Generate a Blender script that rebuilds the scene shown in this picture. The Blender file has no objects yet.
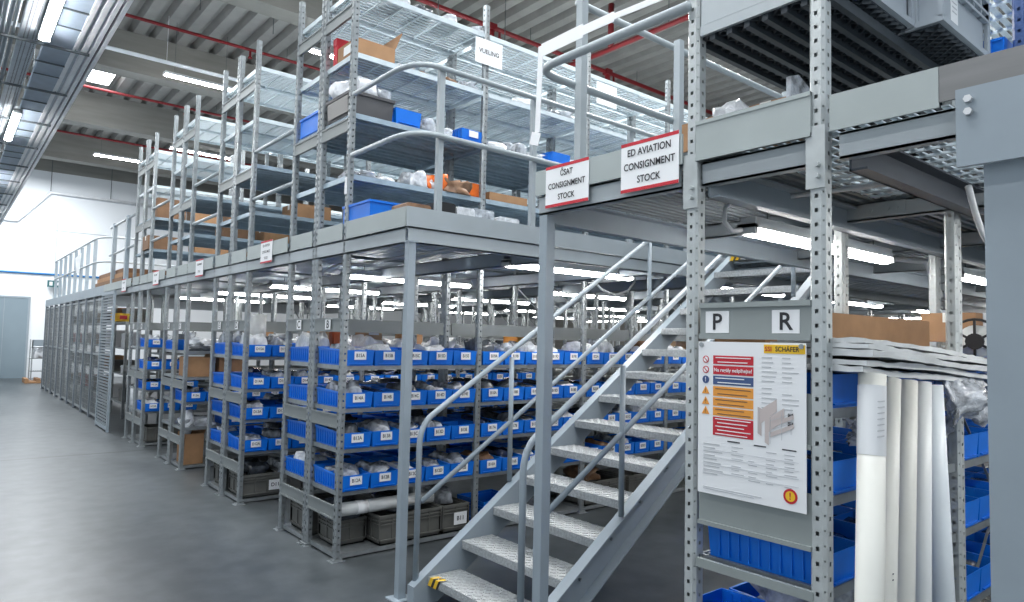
import bpy, math, random
from mathutils import Vector, Matrix
random.seed(7)
sc = bpy.context.scene
COL = sc.collection
R = random.random
def U(a, b): return a + (b - a) * random.random()

# ------------------------------------------------------------------ materials
MATS = {}
def mat(name, rgb, rough=.5, metal=0., noise=0., nscale=8., bump=0., bscale=60., alpha=1., emit=0., spec=.5, stretch=None, rvar=0., trans=0.):
    m = bpy.data.materials.new(name); m.use_nodes = True
    nt = m.node_tree; b = nt.nodes['Principled BSDF']
    b.inputs['Base Color'].default_value = (*rgb, 1)
    b.inputs['Roughness'].default_value = rough
    b.inputs['Metallic'].default_value = metal
    b.inputs['Alpha'].default_value = alpha
    b.inputs['Specular IOR Level'].default_value = spec
    if emit:
        b.inputs['Emission Color'].default_value = (*rgb, 1)
        b.inputs['Emission Strength'].default_value = emit
    tc = nt.nodes.new('ShaderNodeTexCoord')
    src = tc.outputs['Object']
    if stretch:
        mp = nt.nodes.new('ShaderNodeMapping'); mp.inputs['Scale'].default_value = stretch
        nt.links.new(src, mp.inputs['Vector']); src = mp.outputs['Vector']
    if noise or rvar:
        n = nt.nodes.new('ShaderNodeTexNoise'); n.inputs['Scale'].default_value = nscale; n.inputs['Detail'].default_value = 5
        nt.links.new(src, n.inputs['Vector'])
        if noise:
            cr = nt.nodes.new('ShaderNodeValToRGB')
            cr.color_ramp.elements[0].position = .3; cr.color_ramp.elements[1].position = .7
            cr.color_ramp.elements[0].color = (*[max(0, c * (1 - noise)) for c in rgb], 1)
            cr.color_ramp.elements[1].color = (*[min(1, c * (1 + noise)) for c in rgb], 1)
            nt.links.new(n.outputs['Fac'], cr.inputs['Fac']); nt.links.new(cr.outputs['Color'], b.inputs['Base Color'])
        if rvar:
            mr = nt.nodes.new('ShaderNodeMapRange')
            mr.inputs['To Min'].default_value = max(.02, rough - rvar); mr.inputs['To Max'].default_value = rough + rvar
            nt.links.new(n.outputs['Fac'], mr.inputs['Value']); nt.links.new(mr.outputs['Result'], b.inputs['Roughness'])
    if bump:
        n2 = nt.nodes.new('ShaderNodeTexNoise'); n2.inputs['Scale'].default_value = bscale; n2.inputs['Detail'].default_value = 3
        nt.links.new(src, n2.inputs['Vector'])
        bp = nt.nodes.new('ShaderNodeBump'); bp.inputs['Strength'].default_value = bump; bp.inputs['Distance'].default_value = .02
        nt.links.new(n2.outputs['Fac'], bp.inputs['Height']); nt.links.new(bp.outputs['Normal'], b.inputs['Normal'])
    MATS[name] = m
    return m
galv = mat('galvanised_steel', (.31, .335, .345), .4, .6, .14, 14)
galvshelf = mat('galvanised_shelf', (.36, .45, .52), .32, .4, .14, 9, rvar=.08)
gridm = mat('bright_grid_steel', (.70, .78, .82), .35, .45, .08, 9)
paint = mat('grey_painted_steel', (.285, .335, .375), .42, 0, .05, 5)
paintlt = mat('light_grey_paint', (.37, .41, .43), .42, 0, .04, 5)
panelm = mat('grey_green_panel', (.36, .40, .395), .5, 0, .04, 6)
deckm = mat('deck_underside', (.44, .51, .56), .4, .4, .1, 6)
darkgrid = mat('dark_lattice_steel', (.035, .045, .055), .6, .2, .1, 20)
dark = mat('dark_steel', (.06, .07, .085), .5, .2, .1, 12)
tread = mat('tread_plate_steel', (.46, .48, .49), .38, .55, .2, 60, bump=.5, bscale=150)
blue = mat('blue_plastic', (.003, .165, .70), .36, 0, .08, 6)
white = mat('white_paper', (.82, .83, .84), .6)
ink = mat('black_ink', (.02, .02, .025), .6)
red = mat('red_print', (.52, .015, .03), .5)
orange = mat('orange_print', (.80, .33, .05), .5)
navy = mat('navy_print', (.05, .09, .22), .5)
yellow = mat('yellow_print', (.85, .52, .02), .5)
greyink = mat('grey_ink', (.50, .51, .53), .6)
pink = mat('pale_drawing', (.55, .48, .46), .6)
redpipe = mat('red_pipe_paint', (.24, .012, .016), .4)
concrete = mat('grey_concrete', (.27, .262, .24), .85, 0, .12, 2.2, bump=.15, bscale=12, stretch=(.4, 1, 3))
ceilm = mat('ceiling_deck_steel', (.32, .312, .295), .5, .15, .08, 3)
wallw = mat('white_wall_panel', (.80, .83, .86), .6, 0, .02, 1)
doorm = mat('blue_grey_door', (.20, .26, .30), .5, 0, .03, 2)
brown = mat('brown_cardboard', (.34, .19, .095), .8, 0, .1, 10)
brownd = mat('dark_cardboard', (.20, .11, .06), .8, 0, .12, 10)
cratem = mat('grey_crate_plastic', (.115, .115, .105), .55, 0, .1, 10)
totem = mat('light_grey_tote_plastic', (.36, .40, .44), .5, 0, .05, 6)
blackm = mat('black_plastic', (.018, .018, .02), .5)
charc = mat('charcoal_crate_plastic', (.065, .065, .07), .5, 0, .1, 8)
bagclear = mat('clear_plastic_film', (.50, .53, .57), .14, 0, .75, 14, bump=.6, bscale=26, alpha=.72, spec=.8)  # strong light-dark noise in the colour stands in for reflections on the film
bagwhite = mat('white_bag_film', (.72, .74, .77), .25, 0, .16, 18, bump=.7, bscale=26, spec=.6)
bagdark = mat('smoke_grey_film', (.075, .085, .10), .2, 0, .5, 18, bump=.5, bscale=22, spec=.7)
bagnavy = mat('dark_blue_film', (.02, .035, .10), .25, 0, .5, 16, bump=.4, bscale=22, spec=.7)
bagbrown = mat('brown_wrap', (.25, .14, .08), .5, 0, .3, 14, bump=.4, bscale=20)
orangebag = mat('orange_bag', (.80, .16, .02), .4, 0, .1, 14, bump=.3, bscale=20)
pinkbag = mat('pale_pink_film', (.62, .50, .50), .3, 0, .2, 14, bump=.3, bscale=20)
foam = mat('pale_foam_sheet', (.70, .72, .72), .22, 0, .16, 9, bump=.5, bscale=12, alpha=.88, spec=.7, stretch=(.4, 1, 1))
rollcream = mat('cream_roll_film', (.80, .79, .73), .4, 0, .04, 4)
rollwhite = mat('white_roll_film', (.80, .82, .81), .38, 0, .04, 4)
rollblue = mat('bluish_roll_film', (.74, .79, .82), .35, 0, .04, 4)
cable = mat('grey_cable', (.62, .64, .66), .5)
traym = mat('zinc_cable_tray', (.52, .58, .64), .4, .2, .12, 10)
traylt = mat('pale_zinc_tray', (.86, .88, .91), .35, .1, .06, 10)
rodm = mat('dark_rod', (.12, .14, .15), .45, .5)
housing = mat('lamp_housing', (.55, .57, .58), .4)
bluepaint = mat('blue_painted_steel', (.03, .07, .20), .45, 0, .1, 8)
bluepipe = mat('blue_pipe', (.03, .20, .50), .45)
green = mat('dark_green_sign', (.02, .11, .12), .5)
tube = mat('fluorescent_glow', (1., .985, .96), emit=30.)
tubehi = mat('ceiling_lamp_glow', (1., .985, .97), emit=55.)
sky = mat('skylight_glow', (.93, .97, 1.), emit=10.)

# floor: polished concrete with cloudy patches, scuffs and one saw-cut joint
def floor_mat():
    m = bpy.data.materials.new('polished_concrete_floor'); m.use_nodes = True
    nt = m.node_tree; N = nt.nodes; L = nt.links; b = N['Principled BSDF']
    tc = N.new('ShaderNodeTexCoord')
    n1 = N.new('ShaderNodeTexNoise'); n1.inputs['Scale'].default_value = .55; n1.inputs['Detail'].default_value = 8; n1.inputs['Roughness'].default_value = .6
    n2 = N.new('ShaderNodeTexNoise'); n2.inputs['Scale'].default_value = 5; n2.inputs['Detail'].default_value = 8
    mp = N.new('ShaderNodeMapping'); mp.inputs['Scale'].default_value = (1.6, .5, 1)
    L.new(tc.outputs['Object'], mp.inputs['Vector'])
    L.new(mp.outputs['Vector'], n1.inputs['Vector']); L.new(tc.outputs['Object'], n2.inputs['Vector'])
    add = N.new('ShaderNodeMix'); add.data_type = 'FLOAT'; add.inputs['Factor'].default_value = .35
    L.new(n1.outputs['Fac'], add.inputs['A']); L.new(n2.outputs['Fac'], add.inputs['B'])
    cr = N.new('ShaderNodeValToRGB')
    cr.color_ramp.elements[0].position = .39; cr.color_ramp.elements[0].color = (.040, .048, .053, 1)
    cr.color_ramp.elements[1].position = .61; cr.color_ramp.elements[1].color = (.100, .112, .119, 1)
    L.new(add.outputs['Result'], cr.inputs['Fac'])
    sep = N.new('ShaderNodeSeparateXYZ'); L.new(tc.outputs['Object'], sep.inputs[0])
    s = N.new('ShaderNodeMath'); s.operation = 'SUBTRACT'; s.inputs[1].default_value = 10.83
    L.new(sep.outputs['Y'], s.inputs[0])
    a = N.new('ShaderNodeMath'); a.operation = 'ABSOLUTE'; L.new(s.outputs[0], a.inputs[0])
    lt = N.new('ShaderNodeMath'); lt.operation = 'LESS_THAN'; lt.inputs[1].default_value = .03; L.new(a.outputs[0], lt.inputs[0])
    mx = N.new('ShaderNodeMix'); mx.data_type = 'RGBA'; mx.inputs[7].default_value = (.02, .023, .025, 1)
    L.new(lt.outputs[0], mx.inputs[0]); L.new(cr.outputs['Color'], mx.inputs[6])
    L.new(mx.outputs[2], b.inputs['Base Color'])
    mr = N.new('ShaderNodeMapRange'); mr.inputs['To Min'].default_value = .30; mr.inputs['To Max'].default_value = .40
    L.new(n1.outputs['Fac'], mr.inputs['Value']); L.new(mr.outputs['Result'], b.inputs['Roughness'])
    b.inputs['Specular IOR Level'].default_value = .42
    return m
floorm = floor_mat()

# ------------------------------------------------------------------ mesh builder
class MB:
    def __init__(s): s.v = []; s.f = []; s.mi = []; s.cur = 0
    def add(s, vs, fs):
        n = len(s.v); s.v += [tuple(v) for v in vs]
        for f in fs: s.f.append([i + n for i in f]); s.mi.append(s.cur)
        return s
    def box(s, a, b):
        x0, y0, z0 = a; x1, y1, z1 = b
        return s.add([(x0,y0,z0),(x1,y0,z0),(x1,y1,z0),(x0,y1,z0),(x0,y0,z1),(x1,y0,z1),(x1,y1,z1),(x0,y1,z1)],
                     [(0,3,2,1),(4,5,6,7),(0,1,5,4),(1,2,6,5),(2,3,7,6),(3,0,4,7)])
    def cbox(s, c, d): return s.box([c[i]-d[i]/2 for i in range(3)], [c[i]+d[i]/2 for i in range(3)])
    def bar(s, p, q, w, h, up=(0,0,1)):
        p = Vector(p); q = Vector(q); d = (q-p).normalized(); up = Vector(up)
        if abs(d.dot(up)) > .99: up = Vector((1,0,0))
        a = d.cross(up).normalized(); c = a.cross(d)
        vs = [e + a*(i*w/2) + c*(j*h/2) for e in (p, q) for i, j in ((-1,-1),(1,-1),(1,1),(-1,1))]
        return s.add(vs, [(3,2,1,0),(4,5,6,7),(0,1,5,4),(1,2,6,5),(2,3,7,6),(3,0,4,7)])
    def tube(s, pts, r, n=10, cap=True, r1=None):
        pts = [Vector(p) for p in pts]; k = len(pts); rings = []
        ref = None
        for i, p in enumerate(pts):
            d = ((pts[min(i+1,k-1)]-pts[i]).normalized() + (pts[i]-pts[max(i-1,0)]).normalized())
            d.normalize()
            if ref is None: ref = Vector((0,0,1)) if abs(d.z) < .9 else Vector((1,0,0))
            a = d.cross(ref).normalized(); c = a.cross(d); ref = c
            rr = r if r1 is None else r + (r1-r)*i/(k-1)
            rings.append([p + a*(rr*math.cos(2*math.pi*j/n)) + c*(rr*math.sin(2*math.pi*j/n)) for j in range(n)])
        fs = [(i*n+j, i*n+(j+1)%n, (i+1)*n+(j+1)%n, (i+1)*n+j) for i in range(k-1) for j in range(n)]
        if cap: fs += [tuple(range(n-1,-1,-1)), tuple(range((k-1)*n, k*n))]
        return s.add([v for r_ in rings for v in r_], fs)
    def prism(s, poly, axis, a, b):
        # poly: 2D points in the two other axes (order xyz), extruded along axis
        def P(u, v, w):
            return ((w,u,v),(u,w,v),(u,v,w))[axis]
        n = len(poly)
        vs = [P(u, v, a) for u, v in poly] + [P(u, v, b) for u, v in poly]
        return s.add(vs, [tuple(range(n-1,-1,-1)), tuple(range(n,2*n))] + [(i,(i+1)%n,n+(i+1)%n,n+i) for i in range(n)])
    def sheet(s, o, a, u, w, h, hole=None, pitch=.05, z0=0., c=.5):
        # flat strip: origin o, across a (width w), along u (height h); square holes every pitch
        o = Vector(o); a = Vector(a); u = Vector(u)
        def q(x0, x1, y0, y1):
            s.add([o+a*x0+u*y0, o+a*x1+u*y0, o+a*x1+u*y1, o+a*x0+u*y1], [(0,1,2,3)])
        if not hole: q(0, w, 0, h); return s
        cx = w*c; l, r = cx-hole[0]/2, cx+hole[0]/2
        q(0, l, 0, h); q(r, w, 0, h)
        y = 0.
        k = 0
        while True:
            c0 = z0 + pitch*k + pitch/2 - hole[1]/2
            if c0 + hole[1] > h: break
            q(l, r, y, c0); y = c0 + hole[1]; k += 1
        q(l, r, y, h)
        return s
    def build(s, name, m, parent=None, smooth=False):
        me = bpy.data.meshes.new(name)
        o = Vector((0,0,0))
        if parent is not None: o = parent_origin(parent)
        me.from_pydata([(v[0]-o.x, v[1]-o.y, v[2]-o.z) for v in s.v], [], s.f)
        ms = m if isinstance(m, (list, tuple)) else [m]
        for mm in ms: me.materials.append(mm)
        if len(ms) > 1: me.polygons.foreach_set('material_index', s.mi)
        if smooth: me.polygons.foreach_set('use_smooth', [True]*len(me.polygons))
        me.update()
        ob = bpy.data.objects.new(name, me); COL.objects.link(ob)
        if parent is not None: ob.parent = parent
        return ob
def parent_origin(p):
    v = Vector(p.location)
    while p.parent is not None:
        p = p.parent; v = v + Vector(p.location)
    return v
def tag(o, label, cat=None, group=None, kind=None):
    o['label'] = label
    if cat: o['category'] = cat
    if group: o['group'] = group
    if kind: o['kind'] = kind
    return o
def empty(name, loc, label, cat, group=None):
    o = bpy.data.objects.new(name, None); o.empty_display_size = .1; o.location = loc; COL.objects.link(o)
    return tag(o, label, cat, group)
def struct(o):
    o['kind'] = 'structure'; return o
def link_copy(o, parent=None, loc=None):
    c = o.copy(); COL.objects.link(c)
    if parent is not None: c.parent = parent
    if loc is not None: c.location = loc
    return c
def copy_thing(o, loc, label, rz=None, group=None, scale=None):
    c = link_copy(o, None, loc)
    if rz is not None: c.rotation_euler.z = rz
    if scale is not None: c.scale = scale
    c['label'] = label
    if group: c['group'] = group
    for ch in o.children:
        d = link_copy(ch, c)
        for g in ch.children: link_copy(g, d)
    return c

TXT = {}
def text_mesh(txt, size, bold=False, align='CENTER'):
    key = (txt, size, bold, align)
    if key in TXT: return TXT[key]
    cu = bpy.data.curves.new('lettering', 'FONT'); cu.body = txt; cu.size = size
    cu.align_x = align; cu.align_y = 'CENTER'; cu.resolution_u = 3
    if bold: cu.offset = size * .018
    ob = bpy.data.objects.new('lettering', cu); COL.objects.link(ob)
    dg = bpy.context.evaluated_depsgraph_get()
    me = bpy.data.meshes.new_from_object(ob.evaluated_get(dg))
    bpy.data.objects.remove(ob); bpy.data.curves.remove(cu)
    TXT[key] = me
    return me
def lettering(txt, size, world, face, parent, m=None, bold=False, align='CENTER', sx=1., name='lettering'):
    """flat text facing -X ('x') or -Y ('y') at a world point"""
    me = text_mesh(txt, size, bold, align)
    if not me.materials: me.materials.append(m or ink)
    o = bpy.data.objects.new(name, me); COL.objects.link(o)
    o.parent = parent
    o.location = Vector(world) - parent_origin(parent)
    if face == 'y': o.rotation_euler = (math.pi/2, 0, 0)
    else: o.rotation_euler = (math.pi/2, 0, -math.pi/2)
    o.scale = (sx, 1, 1)
    return o

# ------------------------------------------------------------------ camera (calibrated from the vanishing points)
H = 1.65; F_PX = 689.066
yaw, pit, rol = 0.691500613, 0.0576861008, 0.0223897460
fw = Vector((math.sin(yaw)*math.cos(pit), math.cos(yaw)*math.cos(pit), math.sin(pit)))
rt = Vector((math.cos(yaw), -math.sin(yaw), 0)); up = rt.cross(fw)
c_, s_ = math.cos(rol), math.sin(rol)
rt2 = rt*c_ + up*s_; up2 = up*c_ - rt*s_
cam = bpy.data.cameras.new('camera'); cam.sensor_width = 36; cam.lens = F_PX/1024*36; cam.clip_end = 200; cam.clip_start = .05
co = bpy.data.objects.new('camera', cam); COL.objects.link(co)
mw = Matrix.Identity(4)
for i in range(3):
    mw[i][0] = rt2[i]; mw[i][1] = up2[i]; mw[i][2] = -fw[i]
mw[2][3] = H
co.matrix_world = mw
sc.camera = co

X0 = 2.31                     # plane of the rack ends and the platform edge along the main aisle
ZD = 2.51                     # platform floor level
XE = 15.0                     # how far the racks and platform run in +X
YW = 29.0                     # far wall
ZC = 8.0                      # roof deck
BAY = 1.29

# ------------------------------------------------------------------ setting
struct(MB().box((-6, -4, -.2), (26, YW, 0)).build('floor', floorm))
# roof deck: trapezoidal sheet, ribs along Y
b = MB()
x = -6.0; prof = []
while x < 26:
    prof += [(x, ZC), (x+.20, ZC), (x+.26, ZC+.15), (x+.36, ZC+.15)]
    x += .42
vs = []
for (px, pz) in prof: vs += [(px, -4, pz), (px, YW, pz)]
b.add(vs, [(2*i, 2*i+1, 2*i+3, 2*i+2) for i in range(len(prof)-1)])
struct(b.build('ceiling', ceilm))
struct(MB().box((-6, YW, 0), (26, YW+.3, 7.25)).build('wall_far', wallw))
struct(MB().box((-6, YW-.02, 7.25), (26, YW+.3, ZC+.2)).build('trim_concrete_band', concrete))
struct(MB().box((25.7, -4, 0), (26, YW, ZC+.2)).build('wall_right', concrete))
for i, y in enumerate((6.1, 11.25, 16.2, 21.1, 26.0)):
    bb = MB().box((-6, y, 7.15), (26, y+.45, ZC))
    o = struct(bb.build('trim_roof_beam', concrete))
# wall joints
w = MB()
w.box((-6, YW-.012, 5.17), (26, YW, 5.19)); w.box((3.0, YW-.012, 0), (3.02, YW, 5.5)); w.box((-6, YW-.012, 4.63), (3.0, YW, 4.645))
struct(w.build('trim_wall_joint', paintlt))
# door in the far wall
d = MB().box((.2, YW-.06, 0), (2.36, YW, 2.8))
do = struct(d.build('door_1', doorm))
MB().box((.2, YW-.075, 0), (.26, YW-.06, 2.8)).box((1.63, YW-.07, 0), (1.645, YW-.058, 2.74)).box((2.3, YW-.075, 0), (2.36, YW-.06, 2.8)).box((.26, YW-.075, 2.74), (2.3, YW-.06, 2.8)).build('door_frame', paint, do)
# skylights in the roof between the concrete beams
for i, (sx0, sy0, sx1, sy1) in enumerate(((2.05, 18.85, 2.98, 20.0), (.2, 6.9, 2.9, 8.9), (.2, 1.5, 2.9, 4.0))):
    struct(MB().box((sx0, sy0, ZC-.06), (sx1, sy1, ZC-.02)).build('window_%d' % (i+1), sky))

# ------------------------------------------------------------------ uprights (shared meshes)
def upright_mesh(h, wid=.046, dep=.046, hole=(.014, .021), mm=None):
    m = MB(); hw = wid/2; fwid = wid*.62
    m.sheet((0, fwid/2, 0), (0, -1, 0), (0, 0, 1), fwid, h, hole, .05)
    for s in (1, -1):
        a0 = Vector((0, s*fwid/2, 0)); a1 = Vector((wid*.22, s*hw, 0))
        w_ = (a1-a0).length
        m.sheet(a0, (a1-a0).normalized(), (0,0,1), w_, h, (.005, .007), .05, .012)
        m.sheet((wid*.22, s*hw, 0), (1,0,0), (0,0,1), dep-wid*.22, h, (.012, .014), .05)
        m.sheet((dep, s*hw, 0), (0,-s,0), (0,0,1), wid*.2, h)
    m.sheet((dep-.003, hw, 0), (0,-1,0), (0,0,1), wid, h)  # back sheet added to close the profile so the holes look dark
    me = m.build('tmp', mm or galv); d = me.data; bpy.data.objects.remove(me)
    d.name = 'upright'
    return d
UP_TALL = upright_mesh(4.62)
galvpale = mat('pale_galvanised_steel', (.46, .49, .49), .42, .2, .08, 14)
UP_PR = upright_mesh(4.62, .056, .054, (.012, .014), galvpale)
FOOT = MB().box((-.03, -.045, 0), (.075, .045, .006)).box((-.012, -.03, 0), (.062, .03, .02)).build('tmp', galv); FOOTD = FOOT.data; bpy.data.objects.remove(FOOT)
def put_upright(parent, x, y, flip=False, data=None, z=0.):
    o = bpy.data.objects.new('upright', data or UP_TALL); COL.objects.link(o); o.parent = parent
    o.location = Vector((x, y, z)) - parent_origin(parent)
    if flip: o.rotation_euler.z = math.pi
    if z == 0:
        f = bpy.data.objects.new('foot_plate', FOOTD); COL.objects.link(f); f.parent = o
    return o

# ------------------------------------------------------------------ shelves
LIP = .032
def shelf_low_mesh():
    m = MB(); d = .50
    m.box((0, 0, -LIP), (BAY-.055, .012, 0)); m.box((0, d-.012, -LIP), (BAY-.055, d, 0))
    m.box((0, .012, -LIP), (.012, d-.012, 0)); m.box((BAY-.067, .012, -LIP), (BAY-.055, d-.012, 0))
    m.box((.012, .012, -.008), (BAY-.067, d-.012, -.003))
    for k in range(3): m.box((.012, .1+.14*k, -.03), (BAY-.067, .13+.14*k, -.008))
    o = m.build('tmp', galv); me = o.data; bpy.data.objects.remove(o); return me
def shelf_grid_mesh():
    m = MB(); d = .53
    m.box((0, 0, -.036), (BAY-.055, .01, .004)); m.box((0, d-.01, -.036), (BAY-.055, d, .004))
    m.box((0, .01, -.036), (.01, d-.01, .004)); m.box((BAY-.065, .01, -.036), (BAY-.055, d-.01, .004))
    n = 11
    for k in range(n):
        y = .028 + (d-.056)*k/(n-1) - .015
        m.box((.01, y, -.007), (BAY-.065, y+.030, -.002))
    for k in range(7):
        x = .05 + (BAY-.17)*k/6
        m.box((x, .01, -.022), (x+.012, d-.01, -.006))
    o = m.build('tmp', gridm); me = o.data; bpy.data.objects.remove(o); return me
SH_LOW = shelf_low_mesh(); SH_GRID = shelf_grid_mesh()
def shelf_solid_mesh():
    m = MB(); d = .53; L_ = BAY-.055
    m.box((0, 0, -.036), (L_, .01, .004)); m.box((0, d-.01, -.036), (L_, d, .004)); m.box((0, .01, -.036), (.01, d-.01, .004)); m.box((L_-.01, .01, -.036), (L_, d-.01, .004))
    n = 5
    for k in range(n):
        y = .01+(d-.02)*k/n
        m.box((.01, y+.003, -.006), (L_-.01, y+(d-.02)/n-.003, -.002)); m.box((.01, y+.003, -.026), (L_-.01, y+.006, -.006))
    o = m.build('tmp', galvshelf); me = o.data; bpy.data.objects.remove(o); return me
SH_SOLID = shelf_solid_mesh()
endm = mat('end_panel_grey', (.215, .235, .235), .48, .1, .04, 6)
PANEL = MB().box((0, 0, 0), (.014, .47, .10)).box((-.006, 0, 0), (0, .47, .012)).box((-.006, 0, .09), (0, .47, .102)).build('tmp', endm)
PANELD = PANEL.data; bpy.data.objects.remove(PANEL)
BRACE = {}
LOWZ = (.045, .50, .815, 1.115, 1.435)
HIGHZ = (2.885, 3.36, 3.835, 4.36)
def part_at(data, name, parent, loc):
    o = bpy.data.objects.new(name, data); COL.objects.link(o); o.parent = parent
    o.location = Vector(loc) - parent_origin(parent); return o
def rack(y0, label, bays, letter=None, high=True, backpanels=True, top_bays=None, tallfront=True):
    """one single-sided shelving run: y0..y0+.555, ends on the main aisle at X0"""
    root = empty('shelving_rack', (X0, y0, 0), label, 'rack', 'shelving racks standing end-on to the main aisle')
    ya, yb = y0+.027, y0+.528
    for k in range(bays+1):
        x = X0 + BAY*k - (0 if k == 0 else .03)
        put_upright(root, x, ya); put_upright(root, x, yb)
        if k > 0 and k % 2 == 0:
            p = MB().bar((x+.03, ya, 1.9), (x+.03, yb, 2.25), .02, .004).build('diagonal_brace', galv, root)
    for k in range(bays):
        x = X0 + BAY*k + .03
        for z in LOWZ: part_at(SH_LOW, 'shelf', root, (x, y0+.028, z))
        if high and k < (top_bays or bays):
            for q, z in enumerate(HIGHZ): part_at(SH_GRID if q > 1 else SH_SOLID, 'grid_shelf' if q > 1 else 'shelf', root, (x, y0+.013, z))
    for z in (.30, .97, 1.69, 3.22, 4.12):
        p = part_at(PANELD, 'end_panel', root, (X0+.004, y0+.042, z))
        if z == 1.69 and letter:
            pl = MB().box((X0-.008, y0+.20, 1.705), (X0-.006, y0+.29, 1.782)).build('letter_plate', white, p)
            me = text_mesh(letter, .085, True)
            if not me.materials: me.materials.append(ink)
            t = bpy.data.objects.new('letter', me); COL.objects.link(t); t.parent = p
            t.location = Vector((X0-.0095, y0+.245, 1.743)) - parent_origin(p); t.rotation_euler = (math.pi/2, 0, -math.pi/2)
    if backpanels:
        for k in range(bays):
            x = X0 + BAY*k + .05
            MB().box((x, yb-.012, 1.69), (x+BAY-.09, yb, 1.80)).box((x, yb-.02, 1.69), (x+BAY-.09, yb-.012, 1.70)).build('back_panel', endm, root)
    return root
RY = (4.76, 6.89, 9.02, 11.15)
names = ('first', 'second', 'third', 'fourth')
racks = {}
for i, y in enumerate(RY):
    racks[i, 0] = rack(y, 'grey shelving rack, near half of the %s back-to-back pair behind the staircase' % names[i], 9 if i < 2 else 8, 'BDFH'[i])
    racks[i, 1] = rack(y+.556, 'grey shelving rack, far half of the %s back-to-back pair behind the staircase' % names[i], 9 if i < 2 else 8, 'CEGI'[i])
# rack P R in the right foreground
PR0, PR1 = 1.105, 1.69
pr = empty('shelving_rack', (X0, PR0, 0), 'grey shelving rack in right foreground with P and R plates and notice', 'rack', 'shelving racks standing end-on to the main aisle')
for k in range(8):
    x = X0 + (1.27*k if k < 2 else 1.27 + BAY*(k-1))
    put_upright(pr, x, PR0+.046, data=UP_PR); put_upright(pr, x, PR1-.022, data=UP_PR)
    if k == 0:
        for yy in (PR0+.046, PR1-.022):
            m = MB().box((X0-.008, yy-.034, 2.20), (X0, yy+.034, 2.42))
            for zz in (2.24, 2.28): m.tube([(X0-.03, yy-.012, zz), (X0-.008, yy-.012, zz)], .009, 8)
            m.build('splice_plate', galvpale, pr)
SH_PR = None
for k in range(7):
    x = X0 + (1.27*k if k < 2 else 1.27 + BAY*(k-1)) + .045
    for z in (.22, .50, .83, 1.14, 1.44):
        m = MB(); d0, d1 = PR0+.035, PR1-.035
        m.box((x, d0, z-.035), (x+BAY-.075, d0+.014, z)); m.box((x, d1-.014, z-.035), (x+BAY-.075, d1, z))
        m.box((x, d0+.014, z-.035), (x+.014, d1-.014, z)); m.box((x+BAY-.089, d0+.014, z-.035), (x+BAY-.075, d1-.014, z))
        for q in range(9):
            xx = x+.04 + (BAY-.2)*q/8
            m.box((xx, d0+.014, z-.012), (xx+.075, d1-.014, z-.004))
        m.build('shelf', galv, pr)
# end panels of rack P R
m = MB().box((X0+.004, PR0+.066, 1.69), (X0+.018, PR1-.066, 1.80)).box((X0-.006, PR0+.066, 1.795), (X0+.018, PR1-.066, 1.815)).box((X0-.006, PR0+.066, 1.675), (X0+.018, PR1-.066, 1.695))
prpanel = mat('rack_end_panel', (.275, .305, .30), .48, .05, .04, 6)
pp = m.build('end_panel', prpanel, pr)
for ch, yy in (('P', 1.545), ('R', 1.265)):
    plt = MB().box((X0+.001, yy-.052, 1.698), (X0+.0035, yy+.052, 1.782)).build('letter_plate', white, pp)
    me = text_mesh(ch, .088, True)
    if not me.materials: me.materials.append(ink)
    t = bpy.data.objects.new('letter', me); COL.objects.link(t); t.parent = pp
    t.location = Vector((X0-.0005, yy, 1.738)) - parent_origin(pp); t.rotation_euler = (math.pi/2, 0, -math.pi/2)
for z0 in (.96, 1.30):
    MB().box((X0+.004, PR0+.066, z0), (X0+.018, PR1-.066, z0+.19)).box((X0-.006, PR0+.066, z0), (X0+.018, PR1-.066, z0+.016)).build('end_panel', prpanel, pr)
MB().box((X0-.004, PR0+.06, .795), (X0+.012, PR1-.06, .828)).build('end_beam', prpanel, pr)
# upper lattice shelf with dark underside
m = MB()
m.box((X0+.0, PR0+.03, 2.90), (X0+.016, PR1-.06, 2.94)); m.box((X0+.006, PR0+.03, 2.945), (X0+.02, PR1-.06, 3.1))
m.build('shelf_front_edge', paintlt, pr)
def lattice(name, x0, y0, x1, y1, z, nribs, step, parent, mm):
    m = MB()
    for k in range(nribs):
        yy = y0 + (y1-y0)*k/(nribs-1)
        m.box((x0, yy-.012, z-.03), (x1, yy+.012, z+.01))
    n = int((x1-x0)/step)
    for k in range(-int((y1-y0)/step)-1, n+1):
        for s in (1, -1):
            xa, xb = x0+k*step, x0+k*step+(y1-y0)
            ya, yb = (y0, y1) if s > 0 else (y1, y0)
            # clip to x0..x1
            def cl(xv): return min(max(xv, x0), x1)
            ca, cb = cl(xa), cl(xb)
            if cb-ca < .01: continue
            f = lambda xv: ya + (yb-ya)*(xv-xa)/(xb-xa)
            m.bar((ca, f(ca), z), (cb, f(cb), z), .007, .018)
    m.box((x0, y0, z+.011), (x1, y1, z+.014))
    return m.build(name, mm, parent)
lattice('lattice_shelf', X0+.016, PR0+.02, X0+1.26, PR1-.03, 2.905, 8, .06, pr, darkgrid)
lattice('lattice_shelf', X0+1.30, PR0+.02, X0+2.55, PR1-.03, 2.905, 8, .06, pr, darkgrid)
MB().bar((X0+1.29, PR0+.05, .35), (X0+2.5, PR0+.05, 1.45), .012, .004).bar((X0+1.29, PR0+.05, 1.45), (X0+2.5, PR0+.05, .35), .012, .004).build('cross_brace', galv, pr)

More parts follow.
